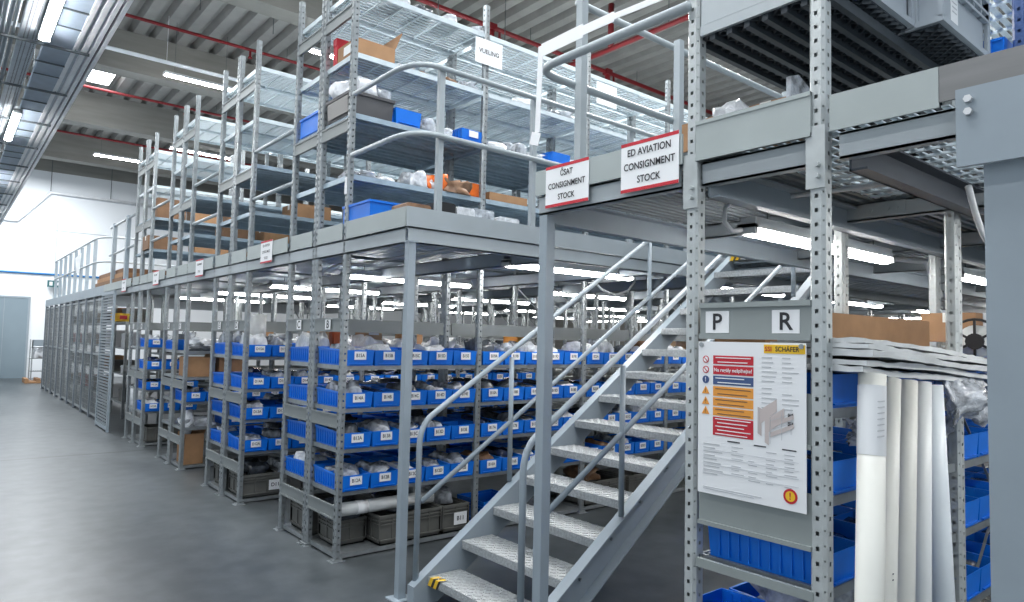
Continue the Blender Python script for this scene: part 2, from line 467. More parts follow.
# ------------------------------------------------------------------ platforms
def corrugated(name, x0, y0, x1, y1, z, parent, mm, pitch=.09, along='x'):
    m = MB(); prof = []; t = y0 if along == 'x' else x0; e = y1 if along == 'x' else x1
    while t < e:
        prof += [(t, z), (t+pitch*.45, z), (t+pitch*.55, z+.03), (t+pitch*.9, z+.03)]; t += pitch
    vs = []
    for a, zz in prof:
        a = min(a, e)
        vs += [(x0, a, zz), (x1, a, zz)] if along == 'x' else [(a, y0, zz), (a, y1, zz)]
    m.add(vs, [(2*i, 2*i+1, 2*i+3, 2*i+2) for i in range(len(prof)-1)])
    m.box((x0, y0, z+.032), (x1, y1, z+.05))
    return m.build(name, mm, parent)
def channel_x(m, x0, x1, y, z0, z1, s=1, fl=.05):
    """C beam along X, web at y, flanges towards s"""
    m.box((x0, min(y, y+s*.008), z0), (x1, max(y, y+s*.008), z1))
    m.box((x0, min(y, y+s*fl), z0), (x1, max(y, y+s*fl), z0+.008)); m.box((x0, min(y, y+s*fl), z1-.008), (x1, max(y, y+s*fl), z1))
def channel_y(m, y0, y1, x, z0, z1, s=1, fl=.05):
    m.box((min(x, x+s*.008), y0, z0), (max(x, x+s*.008), y1, z1))
    m.box((min(x, x+s*fl), y0, z0), (max(x, x+s*fl), y1, z0+.008)); m.box((min(x, x+s*fl), y0, z1-.008), (max(x, x+s*fl), y1, z1))
YS0, YS1 = 2.60, 3.87          # stair opening
XS = 5.80                      # end of stair opening
pf = empty('mezzanine_platform', (X0, YS1, 0), 'grey steel platform above the blue bin racks, left of the staircase', 'platform')
m = MB().box((X0-.02, YS1, 2.38), (X0-.012, 4.72, ZD))
m.build('kick_plate', panelm, pf)
MB().box((X0-.02, YS1-.02, 2.38), (XE, YS1-.012, ZD)).build('kick_plate', paintlt, pf)
for y in RY:                   # kick plates between rack ends and gangways
    MB().box((X0-.006, y+.06, 2.385), (X0+.0, y+.50, ZD)).box((X0-.006, y+.61, 2.385), (X0, y+1.05, ZD)).build('kick_plate', panelm, pf)
    if y < 11: MB().box((X0-.02, y+1.10, 2.38), (X0-.012, y+2.10, ZD)).build('kick_plate', panelm, pf)
    else: MB().box((X0-.02, y+1.10, 2.38), (X0-.012, 14.6, ZD)).build('kick_plate', panelm, pf)
m = MB(); channel_y(m, YS1+.03, 14.6, X0+.0, 2.275, 2.378, 1); m.build('edge_beam', paintlt, pf)
m = MB(); channel_x(m, X0, XE, YS1-.01, 2.275, 2.378, 1); m.build('edge_beam', paintlt, pf)
for k in range(1, 9):
    m = MB(); channel_y(m, YS1+.02, 14.4, X0+BAY*k-.1, 2.255, 2.37, 1, .06); m.build('cross_beam', paint, pf)
for y in (5.31, 7.45, 9.58, 11.7):
    pass
segs = [(YS1, RY[0])] + [(RY[i]+1.12, RY[i+1]) for i in range(3)] + [(RY[3]+1.12, 14.6)]
for a, b2 in segs: corrugated('deck_panel', X0+.01, a, XE, b2, 2.385, pf, deckm, .1)
for y in RY: corrugated('deck_panel', X0+.07, y+.06, XE, y+1.05, 2.40, pf, deckm, .1)
# free-standing column at the corner
def column(x, y, z1, parent, s=.052, name='column'):
    m = MB().box((x, y-s, 0.008), (x+s, y, z1)).box((x-.04, y-s-.04, 0), (x+s+.04, y+.04, .008))
    return m.build(name, paint, parent)
column(X0, 3.90, 2.275, pf)
MB().box((X0-.005, 3.84, 2.275), (X0+.065, 3.91, 2.287)).build('column_cap', paint, pf)

pn = empty('mezzanine_platform', (X0, YS0, 0), 'grey steel platform over the rack marked P and R, right of the staircase', 'platform')
MB().box((X0-.02, 1.70, 2.385), (X0-.012, YS0, ZD)).build('kick_plate', panelm, pn)
MB().box((X0-.012, 1.165, 2.385), (X0-.004, 1.64, 2.545)).box((X0-.016, 1.165, 2.53), (X0+.02, 1.64, 2.545)).box((X0-.016, 1.165, 2.385), (X0-.0, 1.64, 2.40)).build('kick_plate', panelm, pn)
MB().box((X0-.02, .762, 2.385), (X0-.012, 1.095, ZD)).build('kick_plate', panelm, pn)
MB().box((X0-.018, -2.2, 2.40), (X0-.010, .762, ZD)).build('side_board', mat('worn_grey_board', (.20, .20, .20), .6, 0, .12, 6, stretch=(1, .3, 4)), pn)
m = MB(); channel_y(m, 1.72, YS0-.01, X0, 2.29, 2.384, 1); m.build('edge_beam', paintlt, pn)
m = MB(); channel_y(m, 1.17, 1.63, X0+.02, 2.29, 2.384, 1); m.build('edge_beam', paintlt, pn)
m = MB(); channel_y(m, .60, 1.08, X0+.02, 2.295, 2.384, 1, .045); m.build('edge_beam', paintlt, pn)
m = MB(); channel_x(m, X0+.06, XE, YS0-.01, 2.245, 2.372, -1, .06); m.build('edge_beam', paint, pn)
m = MB(); channel_x(m, X0+.06, XE, PR1-.06, 2.245, 2.372, -1, .06); m.build('support_beam', paint, pn)
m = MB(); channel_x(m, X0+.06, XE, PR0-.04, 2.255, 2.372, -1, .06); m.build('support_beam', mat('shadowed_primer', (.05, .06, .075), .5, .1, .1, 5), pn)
for k in range(1, 7):
    x = X0 + BAY*k - .02
    m = MB(); channel_y(m, -1.5, YS0-.03, x, 2.30, 2.384, 1, .05); m.build('cross_beam', paintlt, pn)
    m = MB()
    for yy in (1.38, 1.42, 1.50): m.tube([(x-.012, yy, 2.345), (x, yy, 2.345)], .01, 8)
    m.box((x-.006, 1.34, 2.31), (x, 1.54, 2.38)).build('bolt_plate', paintlt, pn)
m = MB()
for k in range(60):
    m.box((X0+.03, -1.5+.05*k, 2.398), (X0+1.25, -1.5+.05*k+.022, 2.404))
for k in range(12): m.box((X0+.06+.10*k, -1.5, 2.388), (X0+.075+.10*k, 1.46, 2.398))
m.build('grid_deck', gridm, pn)
corrugated('deck_panel', X0+1.27, -1.5, XE, 1.46, 2.392, pn, MATS['deck_underside'], .055)
corrugated('deck_panel', X0+.02, 1.47, XE, YS0-.02, 2.392, pn, mat('ribbed_deck_steel', (.22, .25, .265), .5, .2, .1, 6), .055)
corrugated('deck_panel', XS, YS0+.02, XE, YS1, 2.392, pn, deckm, .1)
m = MB(); channel_y(m, YS0, YS1-.02, XS+.02, 2.30, 2.39, 1); m.build('edge_beam', paint, pn)
column(X0, 2.585, 2.285, pn, .056)
MB().box((X0+.03, .40, .015), (X0+.25, .662, 2.2)).box((X0-.02, .36, 0), (X0+.3, .71, .015)).build('main_column', paint, pn)
m = MB().box((X0-.02, .30, 2.192), (X0-.005, .717, 2.425))
pl = m.build('head_plate', paint, pn)
m = MB()
for zz in (2.388, 2.350): m.tube([(X0-.036, .682, zz), (X0-.02, .682, zz)], .0115, 6)
m.build('hex_bolt', mat('zinc_bolt', (.7, .7, .7), .3, .5), pl)
# hanging cable loop under the near platform
m = MB(); pts = []
for k in range(13):
    t = k/12; pts.append((3.1+.55*t, .93+.02*t, 2.30-.19*math.sin(math.pi*t)))
tag(m.tube(pts, .013, 8).build('power_cable', cable, None, True), 'grey cable hanging in a loop below the platform beside the right column', 'cable')

# ------------------------------------------------------------------ staircase
st = empty('staircase', (X0, 3.2, 0), 'grey steel staircase with chequer plate treads and tubular handrails', 'staircase')
RISE = ZD/14; GO = .2535; XT = 2.43
def ztop(x): return .125 + (x-2.34)*RISE/GO
def stringer(yweb, s):
    m = MB(); h = .245; fl = .072
    xa, xb = 2.335, 5.82
    def zx(z, off): return 2.34 + (z + off - .125)*GO/RISE      # x where the line at this offset reaches z
    def strip(y0, y1, off0, off1):
        xs = max(xa, zx(0, off0)); pts = [(xs, max(0, ztop(xs)-off0))]
        if xs == xa: pts.append((xa, max(0, ztop(xa)-off1)))
        x1 = max(xa, zx(0, off1))
        if ztop(xa)-off1 < 0: pts.append((x1, 0))
        pts += [(xb, min(ZD-.02, ztop(xb)-off1)), (xb, min(ZD, ztop(xb)-off0))]
        m.prism(pts, 1, min(y0, y1), max(y0, y1))
    strip(yweb, yweb+s*.008, 0, h)
    strip(yweb+s*.008, yweb+s*fl, 0, .012); strip(yweb+s*.008, yweb+s*fl, h-.012, h)
    m.box((xa-.006, min(yweb-s*.001, yweb+s*fl), 0), (xa, max(yweb-s*.001, yweb+s*fl), ztop(xa)))
    return m.build('stringer', paint, st)
YL, YR = 3.70, 2.755
sl = stringer(YL, 1); sr = stringer(YR, -1)
m = MB()
for n in range(1, 14):
    xx = XT + GO*(n-1) + .12; m.tube([(xx, YR-.001, n*RISE-.02), (xx, YR-.024, n*RISE-.02)], .009, 6)
m.build('tread_bolt', galv, sr)
def tread_mesh():
    m = MB(); w0, w1 = YR+.004, YL-.004
    m.box((0, w0, -.004), (.245, w1, 0)); m.box((0, w0, -.05), (.004, w1, -.004)); m.box((.241, w0, -.05), (.245, w1, -.004))
    m.box((.004, w0, -.05), (.241, w0+.005, -.004)); m.box((.004, w1-.005, -.05), (.241, w1, -.004))
    # raised chequer pattern on the top and the nose
    nx, ny = 7, 26
    for i in range(nx):
        for j in range(ny):
            cx, cy = .016+i*.0355, w0+.02+j*(w1-w0-.04)/(ny-1)
            s = 1 if (i+j) % 2 else -1
            m.bar((cx-.012, cy-.012*s, .001), (cx+.012, cy+.012*s, .001), .008, .005)
    for j in range(60):
        cy = w0+.012+j*(w1-w0-.024)/59
        m.bar((-.0008, cy-.006, -.04), (-.0008, cy+.006, -.012), .006, .003, (1,0,0))
    o = m.build('tmp', tread); me = o.data; bpy.data.objects.remove(o); return me
TR = tread_mesh()
treads = []
for n in range(1, 15):
    o = bpy.data.objects.new('tread', TR); COL.objects.link(o); o.parent = st
    o.location = Vector((XT+GO*(n-1), 0, n*RISE-.01 if n < 14 else ZD-.006)) - parent_origin(st)
    treads.append(o)
    if n in (1, 14):
        x, z = XT+GO*(n-1), n*RISE-.01 if n < 14 else ZD-.006
        for (a0, a1, c) in ((0, .035, yellow), (.035, .06, blackm), (.06, .09, yellow), (.09, .11, blackm)):
            mm = MB().add([(x-.004, YL-.006-a0, z-.052), (x-.004, YL-.006-a1, z-.052), (x-.004, YL-.006-a1-.03, z+.003), (x-.004, max(YL-.006-a0-.03, 0), z+.003),
                           (x+.05, YL-.006-a1-.045, z+.0032), (x+.05, YL-.006-a0-.045, z+.0032)], [(0,1,2,3), (3,2,4,5)])
            mm.build('hazard_tape', c, o)
def arc(c, p, q, n=6):
    """quadratic bend from p to q about corner c"""
    p, c, q = Vector(p), Vector(c), Vector(q)
    return [p*(1-t)**2 + c*2*t*(1-t) + q*t*t for t in [i/n for i in range(n+1)]]
def handrail(y, top0, top1, low0, low1, xp, posts, yoff):
    m = MB()
    zb = ztop(xp)
    d = Vector((top1[0]-top0[0], 0, top1[1]-top0[1])).normalized()
    m.tube([(xp, y, zb-.01)] + arc((xp, y, top0[1]-.03), (xp, y, top0[1]-.16), Vector((top0[0]+.05, y, top0[1]+.05*d.z/d.x))) + [(top1[0], y, top1[1])], .0185, 12)
    m.build('top_rail', paint, st, True)
    MB().tube([(low0[0], y, low0[1]), (low1[0], y, low1[1])], .0165, 12).build('middle_rail', paint, st, True)
    for x, z1 in posts:
        MB().tube([(x, y, ztop(x)-.005), (x, y, z1)], .017, 12).build('rail_post', paint, st, True)
handrail(3.755, (2.42, 1.135), (4.59, 2.525), (2.40, .622), (5.36, 2.52), 2.375, ((3.12, 1.535), (4.62, 2.52)), 0)
handrail(2.70, (2.38, 1.13), (4.62, 2.62), (2.46, .725), (4.85, 2.25), 2.335, ((3.09, 1.52), (5.05, 2.50)), 0)

# ------------------------------------------------------------------ guardrails
ga = empty('guardrail', (X0, YS1, ZD), 'steel guardrail along the platform edge in front of the upper rack shelves', 'guardrail')
ps = [2.53, 3.375, 4.49, 5.3, 6.15]
for x in ps: MB().box((x, YS1+.0, 2.40), (x+.04, YS1+.04, 3.50)).build('rail_post', paintlt, ga)
for z in (3.49, 3.02):
    m = MB().tube([(X0+.01, 4.73, z)] + arc((X0+.02, YS1-.015, z), (X0+.01, YS1+.26, z), (X0+.2, YS1-.015, z)) + [(7.5, YS1-.015, z)], .019, 12)
    m.build('rail_tube', paintlt, ga, True)
gb = empty('guardrail', (X0, YS0, ZD), 'steel guardrail with bent corner above the two consignment stock signs', 'guardrail')
for x in (2.56, 3.41, 4.7, 5.6): MB().box((x, YS0-.045, 2.39), (x+.045, YS0, 3.53)).build('rail_post', paintlt, gb)
m = MB().tube([(X0-.03, 1.665, 3.03), (X0-.03, 2.40, 3.035)] + arc((X0-.03, YS0+.015, 3.04), (X0-.03, 2.45, 3.035), (X0+.15, YS0+.015, 3.04)) + [(6.0, YS0+.015, 3.02)], .0215, 14)
m.build('rail_tube', paintlt, gb, True)
MB().tube([(2.58, YS0+.015, 3.50), (6.0, YS0+.015, 3.50)], .0195, 12).build('rail_tube', paintlt, gb, True)
# white tape strip tied across the corner
m = MB()
P = [((X0-.05, 1.66, 3.10), .012), ((X0-.055, 2.05, 3.115), .016), ((X0-.05, 2.25, 3.12), .03), ((X0-.05, 2.54, 3.115), .036)]
for i in range(3):
    (p, w0), (q, w1) = P[i], P[i+1]
    m.bar((p[0], p[1], p[2]), (q[0], q[1], q[2]), .004, (w0+w1))
m.bar((X0-.05, 2.545, 3.14), (X0-.045, 2.565, 2.70), .036, .004, (1,0,0))
m.bar((X0-.05, 2.565, 2.70), (X0-.05, 2.585, 2.64), .07, .004, (1,0,0))
tag(m.build('tape_strip', white), 'white paper tape strung along the rail corner and hanging above the left consignment sign', 'tape')
gc = empty('guardrail', (X0, 16.1, ZD), 'distant steel guardrail on the far end of the platform near white wall', 'guardrail')
for k in range(8):
    y = 16.1 + .86*k; MB().box((X0, y-.03, 2.4), (X0+.06, y+.03, 3.5)).build('rail_post', paint, gc)
for z in (3.5, 3.02):
    MB().tube([(X0+.9, 15.3, z)] + arc((X0+.0, 15.3, z), (X0+.4, 15.3, z), (X0, 16.0, z)) + [(X0, 22.2, z)], .02, 8).build('rail_tube', paintlt, gc, True)
    MB().tube([(X0+.9, 15.3, z), (X0+5, 15.3, z)], .02, 8).build('rail_tube', paintlt, gc, True)
for k in range(5): MB().box((X0+.9+k, 15.27, 2.4), (X0+.95+k, 15.32, 3.5)).build('rail_post', paint, gc)
ge = empty('guardrail', (X0, 13.0, ZD), 'short steel guardrail with two wide posts beside the fourth rack', 'guardrail')
for y in (12.95, 14.1): MB().box((X0, y-.05, 2.4), (X0+.06, y+.05, 3.6)).build('rail_post', paint, ge)
for z in (3.56, 3.05): MB().tube([(X0+.03, 12.3, z), (X0+.03, 14.5, z)], .02, 8).build('rail_tube', paintlt, ge, True)

# mid gap rails on the upper level between rack pairs (cross bars at the aisle)
for i in range(3):
    g_ = empty('guardrail', (X0, RY[i]+1.1, ZD), 'pair of rails closing the upper gangway between the %s and %s rack pairs' % (names[i], names[i+1]), 'guardrail', 'rails closing the upper gangways')
    for z in (3.48, 3.0):
        MB().tube([(X0+.03, RY[i]+1.09, z), (X0+.03, RY[i+1]+.03, z)], .019, 10).build('rail_tube', paintlt, g_, True)

# ------------------------------------------------------------------ far platform, cage and slotted panel
pc = empty('mezzanine_platform', (X0, 14.6, 0), 'far grey platform over the mesh cage at the end of the aisle', 'platform')
MB().box((X0-.01, 14.6, 2.33), (X0, 23.8, ZD)).build('kick_plate', paint, pc)
MB().box((X0, 14.6, 2.33), (10, 14.61, ZD)).build('kick_plate', paintlt, pc)
MB().box((X0, 14.61, 2.42), (10, 23.8, 2.47)).build('deck_panel', deckm, pc)
cagem = mat('cage_grey_paint', (.15, .175, .20), .45, 0, .05, 5)
cg = empty('mesh_cage', (X0, 14.6, 0), 'grey steel cage of tall framed mesh panels under the far platform', 'cage')
for k in range(10):
    y = 14.6 + 1.0*k
    MB().box((X0-.02, y-.04, 0), (X0+.05, y+.04, 2.33)).build('cage_post', cagem, cg)
    if k < 9:
        m = MB()
        m.box((X0, y+.06, .06), (X0+.02, y+.10, 2.28)); m.box((X0, y+.90, .06), (X0+.02, y+.94, 2.28))
        for z in (.06, 1.2, 2.24): m.box((X0, y+.10, z), (X0+.02, y+.90, z+.04))
        for q in range(16): m.box((X0+.008, y+.10+.05*q, .1), (X0+.012, y+.106+.05*q, 2.24))
        for q in range(22): m.box((X0+.007, y+.10, .1+.1*q), (X0+.011, y+.90, .105+.1*q))
        m.build('mesh_panel', galv, cg)
for x in (X0+1.2, X0+2.4): MB().box((x, 14.58, 0), (x+.06, 14.64, 2.33)).build('cage_post', paint, cg)
sp = empty('slotted_panel', (2.24, 13.6, 0), 'tall grey slotted steel panel standing open at the cage entrance', 'panel')
m = MB()
for k in range(42): m.box((2.2, 13.06, .1+.052*k), (2.215, 14.05, .132+.052*k))
m.build('slat_sheet', mat('slat_grey', (.22, .25, .27), .45, .1, .05, 6), sp)
MB().box((2.19, 13.0, 0), (2.225, 13.06, 2.34)).box((2.19, 14.05, 0), (2.225, 14.11, 2.34)).box((2.19, 13.06, .03), (2.225, 14.05, .09)).box((2.19, 13.06, 2.28), (2.225, 14.05, 2.34)).build('panel_frame', paint, sp)

# ------------------------------------------------------------------ blue bins
BW, BD, BH = .238, .485, .135
def bin_mesh():
    m = MB(); t = .004; w, d, h = BW, BD, BH
    i = .012
    # walls taper inwards to the base
    def ring(z, k): return [(i*k, i*k, z), (w-i*k, i*k, z), (w-i*k, d-i*k, z), (i*k, d-i*k, z)]
    lo, hi = ring(0, .7), ring(h, 0)
    li, hi2 = [(p[0]+(t if p[0] < w/2 else -t), p[1]+(t if p[1] < d/2 else -t), .004) for p in lo], [(p[0]+(t if p[0] < w/2 else -t), p[1]+(t if p[1] < d/2 else -t), h) for p in hi]
    hi[0] = (0, 0, .118); hi[1] = (w, 0, .118); hi2[0] = (t, t, .118); hi2[1] = (w-t, t, .118)
    vs = lo+hi+li+hi2
    fs = [(3,2,1,0), (8,9,10,11)]
    for a in range(4):
        c = (a+1) % 4
        fs += [(a, c, 4+c, 4+a), (8+c, 8+a, 12+a, 12+c), (4+a, 4+c, 12+c, 12+a)]
    m.add(vs, fs)
    # rim lip on sides and back, ribs on the long sides
    for sx in (0, 1):
        x = -.004 if sx == 0 else w-.002
        m.add([(x, .01, .105), (x+.006, .01, .105), (x+.006, d, .124), (x, d, .124), (x, .01, .118), (x+.006, .01, .118), (x+.006, d, h), (x, d, h)],
              [(0,3,2,1),(4,5,6,7),(0,1,5,4),(1,2,6,5),(2,3,7,6),(3,0,4,7)])
        for k in range(10):
            y = .05 + .042*k
            if sx == 0: m.add([(.008, y, .004), (.008, y+.01, .004), (-.003, y+.01, .112), (-.003, y, .112), (.0, y, .112), (.010, y, .004)], [(0,1,2,3)])
            m.box(((-.003 if sx == 0 else w-.006), y, .012), ((.008 if sx == 0 else w+.003), y+.006, .110))
    m.box((.0, d-.002, .119), (w, d+.006, h))
    for xx in (.03, w-.045): m.box((xx, d-.006, .01), (xx+.015, d+.004, .115))
    m.box((.03, -.005, .012), (w-.03, .006, .018))
    o = m.build('tmp', blue); me = o.data; bpy.data.objects.remove(o); return me
BIN = bin_mesh()
CARD = MB().box((.070, -.0065, .046), (.168, -.0045, .108)).build('tmp', white); CARDD = CARD.data; bpy.data.objects.remove(CARD)
DIV = MB().box((.008, .24, .006), (BW-.008, .243, .12)).build('tmp', blue); DIVD = DIV.data; bpy.data.objects.remove(DIV)
ORD = ['first', 'second', 'third', 'fourth', 'fifth', 'sixth', 'seventh', 'eighth', 'ninth', 'tenth', 'eleventh', 'twelfth', 'thirteenth', 'fourteenth', 'fifteenth', 'sixteenth', 'seventeenth', 'eighteenth', 'nineteenth', 'twentieth']
def put_bin(x, y, z, label, group, code=None, back=False, card=True, scale=1.):
    o = bpy.data.objects.new('blue_bin', BIN); COL.objects.link(o)
    o.location = (x, y, z)
    if back: o.rotation_euler.z = math.pi; o.location = (x+BW, y+BD, z)
    o.scale = (1, 1, scale)
    tag(o, label, 'bin', group)
    dv = bpy.data.objects.new('divider', DIVD); COL.objects.link(dv); dv.parent = o
    if card:
        c = bpy.data.objects.new('label_card', CARDD); COL.objects.link(c); c.parent = o
        if code:
            me = text_mesh(code, .037, True)
            if not me.materials: me.materials.append(ink)
            t = bpy.data.objects.new('lettering', me); COL.objects.link(t); t.parent = c
            t.location = (BW/2, -.0072, .077); t.rotation_euler = (math.pi/2, 0, 0); t.scale = (.86, 1, 1)
            c['label'] = 'white card printed with its bin code'
    return o
import bmesh
def lump(seed, sx, sy, sz, rough=.25, sub=3):
    rnd = random.Random(seed)
    bm = bmesh.new(); bmesh.ops.create_icosphere(bm, subdivisions=sub, radius=1)
    dirs = [(Vector((rnd.uniform(-1,1), rnd.uniform(-1,1), rnd.uniform(-1,1))).normalized(), rnd.uniform(1.5, 5), rnd.uniform(0, 6)) for _ in range(9)]
    for v in bm.verts:
        n = v.co.copy(); k = 1
        for d, f, ph in dirs[:5]: k += rough/3*math.sin(f*n.dot(d)*2+ph)
        for d, f, ph in dirs[5:]: k += rough*.32*(abs(math.sin(f*1.9*n.dot(d)+ph))-.5)   # sharp creases
        p = n*k
        p = Vector([math.copysign(abs(c)**(1/1.35), c) for c in p])
        v.co = (max(-1, min(1, p.x*.95))*sx, max(-1, min(1, p.y*.95))*sy, max(-.55, min(1.2, p.z))*sz)
    for v in bm.verts: v.co.z += .55*sz
    me = bpy.data.meshes.new('bag'); bm.to_mesh(me); bm.free()
    me.polygons.foreach_set('use_smooth', [True]*len(me.polygons))
    return me
import bmesh
BAGMATS = [('clear', bagclear, 5), ('white', bagwhite, 2), ('smoke grey', bagdark, 3), ('dark blue', bagnavy, 2), ('brown', bagbrown, 1)]
BAGS = {}
for nm, m_, _ in BAGMATS:
    BAGS[nm] = []
    for s in range(3):
        me = lump(s*13 + len(nm)*101, .098, .19, .062, .5); me.materials.append(m_); BAGS[nm].append(me)
def put_bag(x, y, z, kind, label, rz=0., sc_=(1,1,1), name='plastic_bag', cat='bag', group=None):
    o = bpy.data.objects.new(name, random.choice(BAGS[kind])); COL.objects.link(o)
    o.location = (x, y, z); o.rotation_euler.z = rz; o.scale = sc_
    return tag(o, label, cat, group)
ROWN = {0: 'lowest', 1: 'second', 2: 'third', 3: 'top'}
def binrow(ri, yfront, bays, shelf_i, rackname, code_fn, back=False, fill=.85, pitch=.246, clearance=0, start=0, skip=()):
    z = LOWZ[shelf_i+1]
    for by in range(bays):
        for k in range(5):
            i = by*5+k
            if i < start or i in skip: continue
            x = X0 + BAY*by + .035 + pitch*k
            code = code_fn(by, k) if code_fn else None
            row = ROWN[shelf_i]
            if code: lab = 'blue bin marked %s, %s from the aisle, %s bin shelf of %s' % (code, ORD[i], row, rackname)
            else: lab = 'blue bin, %s from the aisle, %s bin shelf of %s' % (ORD[i], row, rackname)
            put_bin(x, yfront, z, lab, 'blue bins on the %s bin shelf of %s' % (row, rackname), code, back)
            if R() < fill:
                kind = random.choices([b_[0] for b_ in BAGMATS], [(6,5,1,0,0), (4,1,3,3,0), (4,1,4,2,0), (5,2,3,1,1)][3-shelf_i])[0]
                hz = 1.25+.5*R() if shelf_i < 3 else 1.5+.9*R()
                put_bag(x+BW/2, yfront+.235, z+.006, kind, '%s plastic bag in bin %s, %s bin shelf of %s' % (kind, code, row, rackname) if code else
                        '%s bag in %s bin from aisle, %s bin shelf of %s' % (kind, ORD[i], row, rackname), U(-.06,.06) + (math.pi if R() < .5 else 0), (U(.92,1.0), U(.9,1.08), hz))
def codes(letter, row):
    base = 12+row
    return lambda by, k: '%s%d%s' % (letter, base+4*by, 'ABCDE'[k])
for s in range(4):
    binrow(0, RY[0]+.008, 4, s, 'first rack', codes('B', s))
    binrow(0, RY[0]+.556+.06, 2, s, 'first rack rear half', None, back=True, fill=.7)
    binrow(1, RY[1]+.008, 3, s, 'second rack', codes('D', s))
    binrow(1, RY[1]+.556+.06, 1, s, 'second rack rear half', None, back=True, fill=.6)
for s in range(4):
    binrow(3, RY[3]+.008, 1, s, 'fourth rack', codes('H', s) if s != 1 else codes('H', s), skip=(3, 4))
for s in (0, 1, 3):
    binrow(2, RY[2]+.008, 2, s, 'third rack', codes('F', s), start=0 if s == 1 else 2, skip=(1,) if s == 0 else ())
# first-column bins seen on the ends of the third rack
binrow(2, RY[2]+.556+.06, 1, 3, 'third rack rear half', None, back=True, fill=.3, skip=(1, 2, 3, 4))

# bins of the rack marked P and R, fronts towards the camera side
PRZ = {0: .50, 1: .83, 2: 1.14, 3: 1.44}
for s in range(4):
    for by in range(2):
        for k in range(5):
            i = by*5+k
            if by == 0 and k > 3 and s < 3: continue
            if s == 0 and by == 0: continue
            x = X0 + (1.27*by) + .055 + .243*k
            lab = 'blue bin, %s from the aisle, %s bin shelf of the rack marked P and R' % (ORD[i], ROWN[s])
            put_bin(x, PR0+.03, PRZ[s], lab, 'blue bins on the %s bin shelf of the P and R rack' % ROWN[s], None, False, False, 1.0)
            if R() < .8:
                kind = random.choices(['clear', 'smoke grey', 'dark blue'], (3, 1, 2))[0]
                put_bag(x+BW/2, PR0+.28, PRZ[s]+.006, kind, '%s bag in %s bin from aisle, %s bin shelf, P and R rack' % (kind, ORD[i], ROWN[s]), 0, (.95, 1, .95 if s < 3 else .7))
put_bin(X0+.30, PR0+.085, PRZ[0], 'low blue bin under the clear bag on the bottom shelf behind the right posts', None, None, False, False, 1.)
put_bin(X0+.05, PR1-.03-BD+.05, .505, 'blue bin peeking out at the bottom left of the post beside the notice board', None, None, True, False, 1.05)
bg = lump(91, .17, .20, .13, .5); bg.materials.append(bagclear)
o = bpy.data.objects.new('plastic_bag', bg); COL.objects.link(o); o.location = (X0+.42, PR0+.30, .625); tag(o, 'large clear plastic bag on the bottom shelf beneath the long blue bin', 'bag')

# ------------------------------------------------------------------ crates, boxes on the racks
def crate(name, x, y, z, L, W, Hh, m_, label, cat='crate', group=None, text=None, rows=3, face='y'):
    m = MB(); t = .008; i = .012
    m.box((i, i, 0), (L-i, W-i, .01))
    for (a, b_) in (((i, i), (L-i, i+t)), ((i, W-i-t), (L-i, W-i)), ((i, i), (i+t, W-i)), ((L-i-t, i), (L-i, W-i))):
        m.box((a[0], a[1], 0), (b_[0], b_[1], Hh-.02))
    for zz, tt in ((Hh-.022, .022), (Hh-.05, .010), (.03, .010), (Hh-.075, .008))[:rows+1]:
        m.box((0, 0, zz), (L, i, zz+tt)); m.box((0, W-i, zz), (L, W, zz+tt)); m.box((0, i, zz), (i, W-i, zz+tt)); m.box((L-i, i, zz), (L, W-i, zz+tt))
    n = max(2, int(L/.11))
    for k in range(n+1):
        xx = k*(L-.012)/n
        m.box((xx, 0.002, .03), (xx+.012, i, Hh-.02)); m.box((xx, W-i, .03), (xx+.012, W-.002, Hh-.02))
    n = max(2, int(W/.11))
    for k in range(n+1):
        yy = k*(W-.012)/n
        m.box((0.002, yy, .03), (i, yy+.012, Hh-.02)); m.box((L-i, yy, .03), (L-.002, yy+.012, Hh-.02))
    m.v = [(a+x, b_+y, c+z) for a, b_, c in m.v]
    o = tag(m.build(name, m_), label, cat, group)
    if text:
        lp = MB().box((x+L*.42, y-.003, z+Hh*.25), (x+L*.42+.13, y-.001, z+Hh*.25+.10)).build('label_card', white, o)
        lettering(text, .05, (x+L*.42+.065, y-.0042, z+Hh*.25+.05), 'y', lp, bold=True)
    return o
ZF = .048
crate('storage_crate', 2.69, RY[0]+.03, ZF, .575, .42, .225, cratem, 'dark grey crate without card on the floor shelf of the first rack')
crate('storage_crate', 3.275, RY[0]+.03, ZF, .27, .42, .225, cratem, 'dark grey crate with white card on the floor shelf of the first rack', text='B11')
crate('storage_crate', 2.38, RY[0]+.60, ZF, .6, .42, .23, cratem, 'dark grey crate on the floor shelf at the rear half of the first rack')
crate('storage_crate', 2.40, RY[0]+.2, ZF+.0, .27, .3, .20, cratem, 'small grey crate behind the post on the floor shelf of the first rack')
crate('storage_crate', 3.70, RY[0]+.03, ZF, .4, .4, .2, blue, 'blue crate on the floor shelf behind the stair post')
crate('storage_crate', 4.95, RY[0]+.03, ZF, .6, .42, .225, cratem, 'dark grey crate seen under the middle of the staircase')
crate('storage_crate', 5.60, RY[0]+.03, ZF, .55, .42, .225, cratem, 'dark grey crate seen under the upper staircase, farther from the aisle')
crate('storage_crate', 2.36, RY[1]+.03, ZF, .62, .42, .225, cratem, 'dark grey crate with white card on the floor shelf of the second rack', text='D11')
crate('storage_crate', 2.38, RY[1]+.60, ZF, .6, .42, .23, cratem, 'dark grey crate on the floor shelf at the rear half of the second rack')
crate('storage_crate', 2.40, RY[3]+.03, ZF, .5, .42, .22, cratem, 'dark grey crate on the floor shelf of the fourth rack')
